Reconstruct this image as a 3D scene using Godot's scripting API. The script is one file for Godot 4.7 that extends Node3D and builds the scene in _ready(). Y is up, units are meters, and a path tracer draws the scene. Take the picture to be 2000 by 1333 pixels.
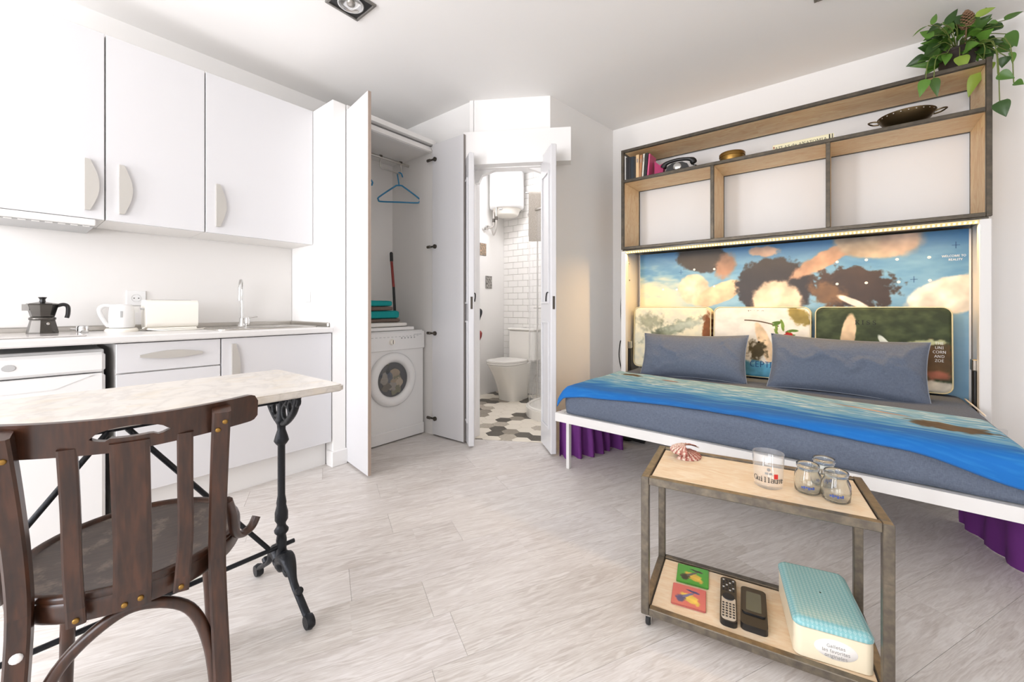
extends Node3D

# ------------------------------------------------------------------ mesh builder
class MB:
	var v := PackedVector3Array()
	var n := PackedVector3Array()
	var t := PackedVector2Array()
	var ix := PackedInt32Array()

	func face(a: int, b: int, c: int) -> void:
		var cr: Vector3 = (v[b] - v[a]).cross(v[c] - v[a])
		if cr.dot(n[a] + n[b] + n[c]) > 0.0:
			ix.append_array(PackedInt32Array([a, c, b]))
		else:
			ix.append_array(PackedInt32Array([a, b, c]))

	func vert(p: Vector3, nr: Vector3, uv := Vector2.ZERO) -> int:
		v.append(p)
		n.append(nr)
		t.append(uv)
		return v.size() - 1

	func tri(a: Vector3, b: Vector3, c: Vector3, nr: Vector3) -> void:
		var i := vert(a, nr)
		vert(b, nr)
		vert(c, nr)
		face(i, i + 1, i + 2)

	func quad(a: Vector3, b: Vector3, c: Vector3, d: Vector3, nr: Vector3) -> void:
		var i := vert(a, nr, Vector2(0, 1))
		vert(b, nr, Vector2(1, 1))
		vert(c, nr, Vector2(1, 0))
		vert(d, nr, Vector2(0, 0))
		face(i, i + 1, i + 2)
		face(i, i + 2, i + 3)

	# chamfered box
	func box(c: Vector3, s: Vector3, bev := 0.0, xf := Transform3D()) -> MB:
		var h := s * 0.5
		bev = minf(bev, minf(h.x, minf(h.y, h.z)) * 0.9)
		var B := xf.basis
		for a in 3:
			var b := (a + 1) % 3
			var d := (a + 2) % 3
			for sg in [-1.0, 1.0]:
				var nr := Vector3.ZERO
				nr[a] = sg
				var q := []
				for k in [[-1, -1], [1, -1], [1, 1], [-1, 1]]:
					var p := Vector3.ZERO
					p[a] = sg * h[a]
					p[b] = k[0] * (h[b] - bev)
					p[d] = k[1] * (h[d] - bev)
					q.append(xf * (c + p))
				quad(q[0], q[1], q[2], q[3], (B * nr).normalized())
			if bev > 0.0:
				for s1 in [-1.0, 1.0]:
					for s2 in [-1.0, 1.0]:
						var nr2 := Vector3.ZERO
						nr2[b] = s1
						nr2[d] = s2
						var q2 := []
						for k in [[-1, 0], [1, 0], [1, 1], [-1, 1]]:
							var p := Vector3.ZERO
							p[a] = k[0] * (h[a] - bev)
							p[b] = s1 * (h[b] - (bev if k[1] == 1 else 0.0))
							p[d] = s2 * (h[d] - (0.0 if k[1] == 1 else bev))
							q2.append(xf * (c + p))
						quad(q2[0], q2[1], q2[2], q2[3], (B * nr2).normalized())
		if bev > 0.0:
			for sx in [-1.0, 1.0]:
				for sy in [-1.0, 1.0]:
					for sz in [-1.0, 1.0]:
						var sv := Vector3(sx, sy, sz)
						tri(xf * (c + Vector3(sx * h.x, sy * (h.y - bev), sz * (h.z - bev))), xf * (c + Vector3(sx * (h.x - bev), sy * h.y, sz * (h.z - bev))), xf * (c + Vector3(sx * (h.x - bev), sy * (h.y - bev), sz * h.z)), (B * sv).normalized())
		return self

	# polygon in local XY, extruded along +Z
	func prism(poly: PackedVector2Array, depth: float, xf := Transform3D(), smooth := false) -> MB:
		var idx := Geometry2D.triangulate_polygon(poly)
		var cw := Geometry2D.is_polygon_clockwise(poly)
		var B := xf.basis
		for side in 2:
			var nr: Vector3 = (B * Vector3(0, 0, 1 if side else -1)).normalized()
			var base := v.size()
			for p in poly:
				vert(xf * Vector3(p.x, p.y, depth if side else 0.0), nr, p)
			for k in range(0, idx.size(), 3):
				face(base + idx[k], base + idx[k + 1], base + idx[k + 2])
		var m := poly.size()
		var en := []
		for k in m:
			var e: Vector2 = poly[(k + 1) % m] - poly[k]
			var o := Vector2(-e.y, e.x) if cw else Vector2(e.y, -e.x)
			en.append(o.normalized())
		for k in m:
			var a: Vector2 = poly[k]
			var b: Vector2 = poly[(k + 1) % m]
			var n0: Vector2 = en[k]
			var n1: Vector2 = en[k]
			if smooth:
				if en[k].dot(en[(k + m - 1) % m]) > 0.6:
					n0 = (en[k] + en[(k + m - 1) % m]).normalized()
				if en[k].dot(en[(k + 1) % m]) > 0.6:
					n1 = (en[k] + en[(k + 1) % m]).normalized()
			var i := vert(xf * Vector3(a.x, a.y, 0), (B * Vector3(n0.x, n0.y, 0)).normalized())
			vert(xf * Vector3(b.x, b.y, 0), (B * Vector3(n1.x, n1.y, 0)).normalized())
			vert(xf * Vector3(b.x, b.y, depth), (B * Vector3(n1.x, n1.y, 0)).normalized())
			vert(xf * Vector3(a.x, a.y, depth), (B * Vector3(n0.x, n0.y, 0)).normalized())
			face(i, i + 1, i + 2)
			face(i, i + 2, i + 3)
		return self

	# swept tube; r is a number or an array, flat squashes the section across "wide"
	func tube(pts: Array, r, sides := 8, squash := 1.0, wide := Vector3.ZERO, closed := false) -> MB:
		var m := pts.size()
		var up := Vector3(0.123, 1, 0.077)
		var rows := []
		var prev := Vector3.ZERO
		for k in m:
			var dir: Vector3
			if closed:
				dir = (pts[(k + 1) % m] - pts[(k + m - 1) % m]).normalized()
			else:
				dir = (pts[mini(k + 1, m - 1)] - pts[maxi(k - 1, 0)]).normalized()
			var x: Vector3
			if wide != Vector3.ZERO:
				x = (wide - dir * wide.dot(dir)).normalized()
			elif prev == Vector3.ZERO:
				x = up.cross(dir).normalized()
				if absf(up.normalized().dot(dir)) > 0.95:
					x = Vector3.RIGHT.cross(dir).normalized()
			else:
				x = (prev - dir * prev.dot(dir)).normalized()
			prev = x
			var y := dir.cross(x).normalized()
			var rr: float = r[k] if r is Array else r
			var row := []
			for s in sides:
				var a := TAU * s / sides
				var o := x * cos(a) * rr + y * sin(a) * rr * squash
				var nn := (x * cos(a) + y * sin(a) / maxf(squash, 0.05)).normalized()
				row.append(vert(pts[k] + o, nn, Vector2(float(s) / sides, float(k) / maxi(m - 1, 1))))
			rows.append(row)
		for k in (m if closed else m - 1):
			var r0: Array = rows[k]
			var r1: Array = rows[(k + 1) % m]
			for s in sides:
				var s2 := (s + 1) % sides
				face(r0[s], r0[s2], r1[s2])
				face(r0[s], r1[s2], r1[s])
		if not closed:
			for e in [0, m - 1]:
				var nr: Vector3 = (pts[e] - pts[1 if e == 0 else m - 2]).normalized()
				var c := vert(pts[e], nr)
				var ring := []
				for s in sides:
					ring.append(vert(v[rows[e][s]], nr))
				for s in sides:
					face(c, ring[s], ring[(s + 1) % sides])
		return self

	# profile of (radius, height) turned about local Y
	func lathe(prof: Array, seg := 20, xf := Transform3D(), sx := 1.0, sz := 1.0) -> MB:
		var m := prof.size()
		var sn := []
		for k in m - 1:
			var e: Vector2 = prof[k + 1] - prof[k]
			sn.append(Vector2(e.y, -e.x).normalized())
		var B := xf.basis
		for k in m - 1:
			var n0: Vector2 = sn[k]
			var n1: Vector2 = sn[k]
			if k > 0 and sn[k].dot(sn[k - 1]) > 0.55:
				n0 = (sn[k] + sn[k - 1]).normalized()
			if k < m - 2 and sn[k].dot(sn[k + 1]) > 0.55:
				n1 = (sn[k] + sn[k + 1]).normalized()
			var r0 := []
			var r1 := []
			for s in seg + 1:
				var a := TAU * s / seg
				var ca := cos(a)
				var sa := sin(a)
				r0.append(vert(xf * Vector3(prof[k].x * ca * sx, prof[k].y, prof[k].x * sa * sz), (B * Vector3(n0.x * ca / sx, n0.y, n0.x * sa / sz)).normalized(), Vector2(float(s) / seg, float(k) / m)))
				r1.append(vert(xf * Vector3(prof[k + 1].x * ca * sx, prof[k + 1].y, prof[k + 1].x * sa * sz), (B * Vector3(n1.x * ca / sx, n1.y, n1.x * sa / sz)).normalized(), Vector2(float(s) / seg, float(k + 1) / m)))
			for s in seg:
				face(r0[s], r0[s + 1], r1[s + 1])
				face(r0[s], r1[s + 1], r1[s])
		return self

	# grid of points, smooth normals; ref = a point inside (normals point away from it)
	func grid(rows: Array, ref = null, uvs = null, wrap := false, hint := Vector3.ZERO) -> MB:
		var R := rows.size()
		var C: int = rows[0].size()
		var base := v.size()
		var sgn := 1.0
		var score := 0.0
		var ns := []
		for r in R:
			for c in C:
				var du: Vector3
				if wrap:
					du = rows[r][(c + 1) % C] - rows[r][(c + C - 1) % C]
				else:
					du = rows[r][mini(c + 1, C - 1)] - rows[r][maxi(c - 1, 0)]
				var dv: Vector3 = rows[mini(r + 1, R - 1)][c] - rows[maxi(r - 1, 0)][c]
				var nn := du.cross(dv)
				nn = nn.normalized() if nn.length() > 1e-12 else Vector3.ZERO
				ns.append(nn)
				if ref != null:
					score += nn.dot(rows[r][c] - ref)
				else:
					score += nn.dot(hint)
		if score < 0.0:
			sgn = -1.0
		for r in R:
			for c in C:
				var nn: Vector3 = ns[r * C + c] * sgn
				if nn == Vector3.ZERO and ref != null:
					nn = (rows[r][c] - ref).normalized()
				vert(rows[r][c], nn, uvs[r][c] if uvs != null else Vector2(float(c) / (C - 1), float(r) / (R - 1)))
		for r in R - 1:
			for c in (C if wrap else C - 1):
				var a := base + r * C + c
				var b := base + r * C + (c + 1) % C
				face(a, b, b + C)
				face(a, b + C, a + C)
		return self

	func mesh() -> ArrayMesh:
		var arr := []
		arr.resize(Mesh.ARRAY_MAX)
		arr[Mesh.ARRAY_VERTEX] = v
		arr[Mesh.ARRAY_NORMAL] = n
		arr[Mesh.ARRAY_TEX_UV] = t
		arr[Mesh.ARRAY_INDEX] = ix
		var am := ArrayMesh.new()
		am.add_surface_from_arrays(Mesh.PRIMITIVE_TRIANGLES, arr)
		return am

# ------------------------------------------------------------------ scene helpers
var M := {}
var names := {}
var noise := FastNoiseLite.new()
var rng := RandomNumberGenerator.new()

func mb() -> MB:
	return MB.new()

func numbered(called: String) -> String:
	if not names.has(called):
		names[called] = 0
		return called
	names[called] += 1
	return "%s_%03d" % [called, names[called]]

func put(o: Node3D, label: String, category: String, group := "") -> void:
	o.set_meta("label", label)
	o.set_meta("category", category)
	if group:
		o.set_meta("group", group)

func thing(called: String, label: String, category: String, at := Vector3.ZERO, turn := 0.0, group := "") -> Node3D:
	var o := Node3D.new()
	o.name = numbered(called)
	add_child(o)
	o.position = at
	o.rotation.y = turn
	put(o, label, category, group)
	return o

func part(b: MB, called: String, mat: Material, parent: Node, label := "") -> MeshInstance3D:
	var o := MeshInstance3D.new()
	o.name = called
	o.mesh = b.mesh()
	o.material_override = mat
	parent.add_child(o, true)
	if label:
		o.set_meta("label", label)
	return o

func solo(b: MB, called: String, mat: Material, label: String, category: String, at := Vector3.ZERO, turn := 0.0, group := "") -> MeshInstance3D:
	var o := part(b, numbered(called), mat, self)
	o.position = at
	o.rotation.y = turn
	put(o, label, category, group)
	return o

func struct(b: MB, called: String, mat: Material, parent: Node = null) -> MeshInstance3D:
	var o := part(b, called, mat, parent if parent else self)
	if parent == null:
		o.set_meta("kind", "structure")
	return o

func inst(m: Mesh, called: String, mat: Material, parent: Node, xf := Transform3D()) -> MeshInstance3D:
	var o := MeshInstance3D.new()
	o.name = called
	o.mesh = m
	o.material_override = mat
	o.transform = xf
	parent.add_child(o, true)
	return o

func hx(s: String) -> Color:
	return Color.html(s)

func mat(key: String, col: Color, rough := 0.6, metal := 0.0, tex: Texture2D = null, scale := 0.0) -> StandardMaterial3D:
	var m := StandardMaterial3D.new()
	m.resource_name = key
	m.albedo_color = col
	m.roughness = rough
	m.metallic = metal
	if tex:
		m.albedo_texture = tex
		if scale > 0.0:
			m.uv1_triplanar = true
			m.uv1_scale = Vector3.ONE * scale
	M[key] = m
	return m

func bumpy(m: StandardMaterial3D, freq: float, strength: float, size := 256, seed_ := 1, stretch := Vector3.ZERO) -> StandardMaterial3D:
	var nt := NoiseTexture2D.new()
	nt.width = size
	nt.height = size
	nt.seamless = true
	nt.as_normal_map = true
	nt.bump_strength = strength
	var fn := FastNoiseLite.new()
	fn.seed = seed_
	fn.noise_type = FastNoiseLite.TYPE_SIMPLEX_SMOOTH
	fn.frequency = freq
	nt.noise = fn
	m.normal_enabled = true
	m.normal_texture = nt
	if not m.uv1_triplanar and m.albedo_texture == null:
		m.uv1_triplanar = true
		m.uv1_scale = stretch if stretch != Vector3.ZERO else Vector3.ONE * 3.0
	return m

func picture(w: int, h: int, f: Callable) -> ImageTexture:
	var im := Image.create(w, h, false, Image.FORMAT_RGB8)
	for y in h:
		for x in w:
			im.set_pixel(x, y, f.call(x, y))
	return ImageTexture.create_from_image(im)

# long grain along u
func wood(w: int, h: int, base: Color, dark: Color, seed_: int, fx: float, fy: float, knots := 0.0, upright := false) -> ImageTexture:
	var a := FastNoiseLite.new()
	a.seed = seed_
	a.frequency = 1.0
	a.fractal_octaves = 3
	var b := FastNoiseLite.new()
	b.seed = seed_ + 50
	b.frequency = 1.0
	return picture(w, h, func(x, y):
		var u := float(x) / w
		var vv := float(y) / h
		if upright:
			return base.lerp(dark, clampf(0.35 + a.get_noise_2d(u * fx, vv * fy) * 0.6 + a.get_noise_2d(u * fx * 4.0 + 31.0, vv * fy * 2.0) * 0.4, 0.0, 1.0))
		var warp := b.get_noise_2d(u * fx * 0.7, vv * fy * 0.18) * 1.2
		var g := a.get_noise_2d(u * fx, vv * fy + warp * 3.0)
		var g2 := a.get_noise_2d(u * fx * 5.0 + 31.0, vv * fy * 4.0)
		var k := 0.0
		if knots > 0.0:
			k = smoothstep(0.42, 0.75, b.get_noise_2d(u * fx * 1.6 + 9.0, vv * fy * 0.35)) * knots
		return base.lerp(dark, clampf(0.32 + g * 0.55 + g2 * 0.35 + k, 0.0, 1.0)))

func spline(p: Array, n := 6, closed := false) -> Array:
	var out := []
	var m := p.size()
	for k in (m if closed else m - 1):
		var a: Vector3 = p[(k + m - 1) % m] if closed or k > 0 else p[0]
		var b: Vector3 = p[k]
		var c: Vector3 = p[(k + 1) % m]
		var d: Vector3 = p[(k + 2) % m] if closed or k < m - 2 else p[m - 1]
		for s in n:
			out.append(b.cubic_interpolate(c, a, d, float(s) / n))
	if not closed:
		out.append(p[m - 1])
	return out

func rrect(w: float, h: float, r: float, seg := 5) -> PackedVector2Array:
	var out := PackedVector2Array()
	for q in [[1, 1, 0], [-1, 1, 1], [-1, -1, 2], [1, -1, 3]]:
		for s in seg + 1:
			var a: float = PI * 0.5 * (q[2] + float(s) / seg)
			out.append(Vector2(q[0] * (w * 0.5 - r) + cos(a) * r, q[1] * (h * 0.5 - r) + sin(a) * r))
	return out

# XY polygon laid flat (polygon y -> -z), extruded up
func flat(at := Vector3.ZERO) -> Transform3D:
	return Transform3D(Basis(Vector3(1, 0, 0), Vector3(0, 0, -1), Vector3(0, 1, 0)), at)

# box between two points given as (x, z), from y0 to y1, thickness to the right of a->b seen from above
func slab(b: MB, p: Vector2, q: Vector2, y0: float, y1: float, thick: float) -> MB:
	var d := (q - p).normalized()
	var nr := Vector2(-d.y, d.x) * thick
	var poly := PackedVector2Array([p, q, q + nr, p + nr])
	return slabp(b, poly, y0, y1)

# plan polygon of (x, z), from y0 to y1
func slabp(b: MB, plan: PackedVector2Array, y0: float, y1: float) -> MB:
	var poly := PackedVector2Array()
	for p in plan:
		poly.append(Vector2(p.x, -p.y))
	return b.prism(poly, y1 - y0, flat(Vector3(0, y0, 0)))

func text(s: String, size: float, mat_: Material, parent: Node, xf: Transform3D, called := "lettering", serif := false, depth := 0.0006) -> MeshInstance3D:
	var tm := TextMesh.new()
	tm.text = s
	var f := SystemFont.new()
	f.font_names = PackedStringArray(["Droid Serif" if serif else "Droid Sans"])
	tm.font = f
	tm.font_size = 32
	tm.pixel_size = size / 32.0
	tm.depth = depth
	tm.curve_step = 2.0
	var o := MeshInstance3D.new()
	o.name = called
	o.mesh = tm
	o.material_override = mat_
	o.transform = xf
	parent.add_child(o, true)
	return o

func blob(im: Image, cx: float, cy: float, rx: float, ry: float, rot: float, col: Color, soft := 0.25, rough := 0.25, amt := 1.0) -> void:
	var R := int(maxf(rx, ry) * 1.5) + 2
	var ca := cos(rot)
	var sa := sin(rot)
	for y in range(maxi(0, int(cy) - R), mini(im.get_height(), int(cy) + R)):
		for x in range(maxi(0, int(cx) - R), mini(im.get_width(), int(cx) + R)):
			var dx := x - cx
			var dy := y - cy
			var e := Vector2((dx * ca + dy * sa) / rx, (-dx * sa + dy * ca) / ry).length()
			e += noise.get_noise_2d(x * 3.0, y * 3.0) * rough
			var k := 1.0 - smoothstep(1.0 - soft, 1.0 + soft * 0.3, e)
			if k > 0.0:
				var tone := 1.0 + noise.get_noise_2d(x * 1.3 + 400.0, y * 1.3) * 0.22
				im.set_pixel(x, y, im.get_pixel(x, y).lerp(Color(col.r * tone, col.g * tone, col.b * tone), k * amt))

# ------------------------------------------------------------------ the scene
const CEIL := 2.63
const WX := -3.14      # kitchen wall
const WZ := -3.47      # bed wall
const EZ := 2.4        # end wall behind the camera
const RX := 1.35       # right wall

func _ready() -> void:
	# ---- camera
	var cam := Camera3D.new()
	cam.name = "camera"
	cam.projection = Camera3D.PROJECTION_FRUSTUM
	cam.keep_aspect = Camera3D.KEEP_HEIGHT
	cam.near = 0.05
	cam.far = 60.0
	cam.size = 1333.0 / 800.0 * 0.05
	cam.frustum_offset = Vector2(0.0, -66.5 / 800.0 * 0.05)
	add_child(cam)
	cam.position = Vector3(0, 1.03, 0)
	cam.rotation.y = asin(0.6247)
	cam.current = true
	# ---- sky and exposure
	var we := WorldEnvironment.new()
	var env := Environment.new()
	env.background_mode = Environment.BG_SKY
	var sky := Sky.new()
	var ps := ProceduralSkyMaterial.new()
	ps.sky_top_color = hx("7fb0ea")
	ps.sky_horizon_color = hx("dfe8f2")
	ps.ground_bottom_color = hx("b9b4ac")
	ps.ground_horizon_color = hx("dfe8f2")
	ps.sky_energy_multiplier = 1.0
	sky.sky_material = ps
	env.sky = sky
	env.tonemap_mode = Environment.TONE_MAPPER_LINEAR
	env.tonemap_exposure = 1.14
	env.sdfgi_enabled = true
	env.ssao_enabled = true
	env.ssil_enabled = true
	we.environment = env
	add_child(we)
	# ---- daylight through the two windows of the end wall
	window_light(Vector3(-2.3, 1.25, EZ - 0.03), Vector2(0.62, 2.05), 7.2)
	window_light(Vector3(-0.5, 1.43, EZ - 0.03), Vector2(1.58, 1.48), 6.2)

	noise.seed = 11
	noise.frequency = 0.012
	noise.fractal_octaves = 3
	rng.seed = 5
	materials()
	shell()
	floor_planks()
	bathroom()
	kitchen()
	wardrobe()
	table()
	chair()
	bed()
	shelf()
	cart()
	fixtures()

func window_light(at: Vector3, size: Vector2, energy: float) -> void:
	var l := AreaLight3D.new()
	l.name = "window_daylight"
	l.area_size = size
	l.light_energy = energy
	l.light_color = hx("f3f4fa")
	l.shadow_enabled = true
	l.area_range = 12.0
	add_child(l, true)
	l.position = at

func materials() -> void:
	bumpy(mat("plaster", hx("f8f6f3"), 0.85), 0.02, 0.12, 256, 3, Vector3.ONE * 1.4)
	bumpy(mat("ceiling", hx("f8f6f3"), 0.9), 0.02, 0.1, 256, 4, Vector3.ONE * 1.2)
	mat("gloss_white", hx("dbdadb"), 0.22)
	mat("satin_white", hx("f0eeeb"), 0.4)
	mat("carcass", hx("ebe8e4"), 0.5)
	mat("gap", hx("2c2b2a"), 0.8)
	mat("handle", hx("c9c6c0"), 0.38, 0.55)
	mat("worktop", hx("e2e0dd"), 0.28)
	mat("enamel", hx("ebeae8"), 0.25)
	mat("cream_plastic", hx("f4efe4"), 0.3)
	mat("grey_plastic", hx("b9b9b8"), 0.45)
	mat("black_plastic", hx("1d1c1c"), 0.4)
	mat("rubber", hx("232324"), 0.75)
	mat("chrome", hx("d9d9d8"), 0.12, 1.0)
	mat("steel", hx("c2beb8"), 0.3, 1.0)
	mat("dark_metal", hx("5b5650"), 0.4, 0.9)
	mat("brass", hx("93713a"), 0.4, 0.9)
	mat("edge_tan", hx("a8978a"), 0.6)
	mat("edge_grey", hx("8f8983"), 0.6)
	bumpy(mat("cast_iron", hx("24262a"), 0.42, 0.5), 0.05, 2.0, 256, 8, Vector3.ONE * 9.0)
	mat("alu", hx("8e8b86"), 0.42, 0.8)
	mat("led_glow", hx("fff2c4"), 0.5)
	M.led_glow.emission_enabled = true
	M.led_glow.emission = hx("ffe08a")
	M.led_glow.emission_energy_multiplier = 3.0
	mat("lamp_glow", hx("fff6e6"), 0.5)
	M.lamp_glow.emission_enabled = true
	M.lamp_glow.emission = hx("f5f5ff")
	M.lamp_glow.emission_energy_multiplier = 2.0
	var g := mat("glass", Color(0.97, 0.98, 0.98, 0.06), 0.03)
	g.transparency = BaseMaterial3D.TRANSPARENCY_ALPHA
	var jg := mat("jar_glass", Color(0.97, 0.98, 0.97, 0.02), 0.02)
	jg.refraction_enabled = true
	jg.refraction_scale = 0.05
	# raw steel of the cart and shelf, mottled
	var fn := FastNoiseLite.new()
	fn.seed = 21
	fn.frequency = 0.03
	var st := picture(256, 256, func(x, y):
		var k := fn.get_noise_2d(x, y) * 0.7 + fn.get_noise_2d(x * 3.0, y * 3.0 + 300.0) * 0.25
		return hx("6b655d").lerp(hx("8d8474"), clampf(0.4 + k, 0.0, 1.0)))
	mat("raw_steel", hx("ffffff"), 0.36, 0.85, st, 3.0)
	mat("shelf_steel", hx("c0bdb9"), 0.45, 0.7, st, 2.0)
	# woods
	mat("pine", hx("ffffff"), 0.5, 0.0, wood(512, 256, hx("f9deb2"), hx("e4b47a"), 31, 3.0, 16.0, 0.5))
	mat("pine_b", hx("ffffff"), 0.5, 0.0, wood(512, 256, hx("f6d9a8"), hx("dca66a"), 77, 2.0, 12.0, 0.7))
	mat("ply", hx("ffffff"), 0.45, 0.0, wood(512, 256, hx("f3dfc2"), hx("e3bf95"), 12, 3.0, 10.0, 0.1))
	for k in 5:
		var bs := [hx("e4dfda"), hx("e1dcd7"), hx("e6e1dc"), hx("dfdad4"), hx("e3deda")]
		var dk := [hx("c0b7af"), hx("bab0a8"), hx("c4bbb3"), hx("b8aea5"), hx("beb5ad")]
		mat("oak%d" % k, hx("ffffff"), 0.42, 0.0, wood(768, 192, bs[k], dk[k], 101 + k * 7, 3.0, 13.0, 0.35))
	var cw := wood(256, 512, hx("4b2c1b"), hx("1c0f0a"), 61, 14.0, 3.0, 0.25, true)
	mat("chair_wood", hx("ffffff"), 0.33, 0.0, cw, 2.2)
	M.chair_wood.clearcoat_enabled = true
	M.chair_wood.clearcoat = 0.25
	M.chair_wood.clearcoat_roughness = 0.3
	var wn := FastNoiseLite.new()
	wn.seed = 71
	wn.frequency = 0.012
	mat("seat_wood", hx("ffffff"), 0.36, 0.0, picture(512, 512, func(x, y):
		var k := wn.get_noise_2d(x * 0.8, y * 6.0) * 0.5 + 0.5
		var worn := smoothstep(0.05, 0.5, wn.get_noise_2d(x * 0.9 + 900.0, y * 0.7) + wn.get_noise_2d(x * 7.0, y * 7.0) * 0.25)
		return hx("352a24").lerp(hx("5a4a40"), k * 0.8).lerp(hx("9a8b7c"), worn * 0.45)))
	# marble
	var mn := FastNoiseLite.new()
	mn.seed = 41
	mn.frequency = 0.006
	mn.fractal_octaves = 5
	mat("marble", hx("ffffff"), 0.3, 0.0, picture(768, 512, func(x, y):
		var w := mn.get_noise_2d(x * 1.5, y * 1.5) * 60.0
		var vein := pow(1.0 - absf(mn.get_noise_2d(x * 1.2 + w, y * 3.0 + w)), 7.0)
		var stain := clampf(mn.get_noise_2d(x * 2.0 + 700.0, y * 2.0) * 0.9, 0.0, 1.0)
		return hx("dcd6ce").lerp(hx("b0aaa3"), vein * 0.4).lerp(hx("d8c6a8"), stain * 0.6)), 0.9)
	# fabrics
	var fb := FastNoiseLite.new()
	fb.seed = 91
	fb.frequency = 0.09
	var weave := func(c1: Color, c2: Color) -> ImageTexture:
		return picture(256, 256, func(x, y):
			var k := fb.get_noise_2d(x * 4.0, y * 0.5) * 0.5 + fb.get_noise_2d(x * 0.5 + 50.0, y * 4.0) * 0.5
			return c1.lerp(c2, clampf(0.5 + k, 0.0, 1.0)))
	mat("denim", hx("ffffff"), 0.9, 0.0, weave.call(hx("6e7787"), hx("545d6d")), 4.0)
	bumpy(M.denim, 0.05, 2.0)
	mat("white_cloth", hx("ece8e2"), 0.9)
	mat("teal_towel", hx("ffffff"), 0.95, 0.0, weave.call(hx("17a3a0"), hx("0b7f80")), 6.0)
	mat("brown_towel", hx("ffffff"), 0.95, 0.0, weave.call(hx("7d6d62"), hx("5f5048")), 6.0)
	mat("grey_towel", hx("ffffff"), 0.95, 0.0, weave.call(hx("cfc7ba"), hx("8f877c")), 5.0)
	mat("purple", hx("6a2a78"), 0.8)
	mat("hanger_blue", hx("2c7fa8"), 0.35)
	mat("red_paint", hx("8d2a24"), 0.4)
	mat("ceramic", hx("f3efe6"), 0.15)
	mat("bath_wall", hx("f5f2ec"), 0.4)
	mat("tile_white", hx("f4f1ea"), 0.22)
	mat("grout", hx("d6d0c4"), 0.9)

# ------------------------------------------------------------------ room shell
func shell() -> void:
	var P: Material = M.plaster
	# kitchen wall and end wall with two windows, right wall, bed wall
	struct(mb().box(Vector3(WX - 0.06, 1.3, (EZ - 2.4) * 0.5), Vector3(0.12, 2.76, EZ + 2.4)), "wall_left", P)
	var e := mb()
	var z := EZ + 0.1
	for q in [[-3.2, -2.62, -0.08, 2.68], [-1.98, -1.3, -0.08, 2.68], [0.3, RX + 0.12, -0.08, 2.68], [-2.62, -1.98, 2.3, 2.68], [-2.62, -1.98, -0.08, 0.18], [-1.3, 0.3, 2.18, 2.68], [-1.3, 0.3, -0.08, 0.68]]:
		e.box(Vector3((q[0] + q[1]) * 0.5, (q[2] + q[3]) * 0.5, z), Vector3(q[1] - q[0], q[3] - q[2], 0.2))
	struct(e, "wall_back", P)
	window("window_1", Vector3(-2.3, 1.24, EZ + 0.12), 0.64, 2.12)
	window("window_2", Vector3(-0.5, 1.43, EZ + 0.12), 1.6, 1.5)
	struct(mb().box(Vector3(RX + 0.06, 1.3, (EZ + WZ) * 0.5), Vector3(0.12, 2.76, EZ - WZ + 0.4)), "wall_right", P)
	struct(mb().box(Vector3((RX - 1.604) * 0.5, 1.3, WZ - 0.06), Vector3(RX + 1.604 + 0.2, 2.76, 0.12)), "wall_far", P)
	# wall between wardrobe and bathroom, the slanted door wall, and the stub wall beside the bed
	struct(mb().box(Vector3(-2.70, 1.3, -2.345), Vector3(0.90, 2.76, 0.11)), "wall_partition", P)
	var a := Vector2(-2.215, -2.29)
	var b := Vector2(-1.71, -2.60)
	var d := (b - a).normalized()
	var w := mb()
	slab(w, a, b, 2.1, 2.7, -0.10)
	slab(w, a - d * 0.03, a + d * 0.006, -0.02, 2.7, -0.10)
	slab(w, b - d * 0.03, b, -0.02, 2.1, -0.10)
	struct(w, "wall_door", P)
	struct(slabp(mb(), PackedVector2Array([b, Vector2(-1.604, WZ), Vector2(-1.604, -3.95), Vector2(-1.72, -3.95), Vector2(-1.80, -2.66)]), -0.02, 2.7), "wall_stub", P)
	# boxed lintel over the bathroom door
	slabbox("trim_1", Vector2(-2.224, -2.191), Vector2(-1.537, -2.612), 2.105, 2.352, 0.10, M.satin_white)
	# shallow arch under the lintel, inside the opening
	var n2 := Vector2(-d.y, d.x)
	var L := (b - a).length()
	var arch := PackedVector2Array([Vector2(0, 0), Vector2(L, 0), Vector2(L, -0.16), Vector2(L - 0.035, -0.155)])
	for k in 13:
		var s := float(k) / 12.0
		arch.append(Vector2(lerpf(L - 0.06, 0.06, s), -0.10 + 0.06 * sin(PI * s)))
	arch.append(Vector2(0.035, -0.155))
	arch.append(Vector2(0, -0.16))
	var xf := Transform3D(Basis(Vector3(d.x, 0, d.y), Vector3.UP, Vector3(d.x, 0, d.y).cross(Vector3.UP)), Vector3(a.x, 2.16, a.y) + Vector3(n2.x, 0, n2.y) * -0.085)
	struct(mb().prism(arch, 0.05, xf), "trim_2", M.satin_white)
	# ceiling
	struct(mb().box(Vector3((RX + WX) * 0.5 - 0.1, CEIL + 0.06, (EZ - 4.0) * 0.5), Vector3(RX - WX + 0.7, 0.12, EZ + 4.6)), "ceiling", M.ceiling)
	# tall end panel of the kitchen with its skirting
	var col := struct(mb().box(Vector3(-2.845, 1.185, -1.384), Vector3(0.59, 2.37, 0.092), 0.004), "wall_column", P)
	struct(mb().box(Vector3(-2.57, 0.05, -1.379), Vector3(0.075, 0.1, 0.106), 0.004), "skirting", M.satin_white, col)

func slabbox(called: String, p: Vector2, q: Vector2, y0: float, y1: float, th: float, m: Material) -> void:
	struct(slab(mb(), p, q, y0, y1, -th), called, m)

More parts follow.
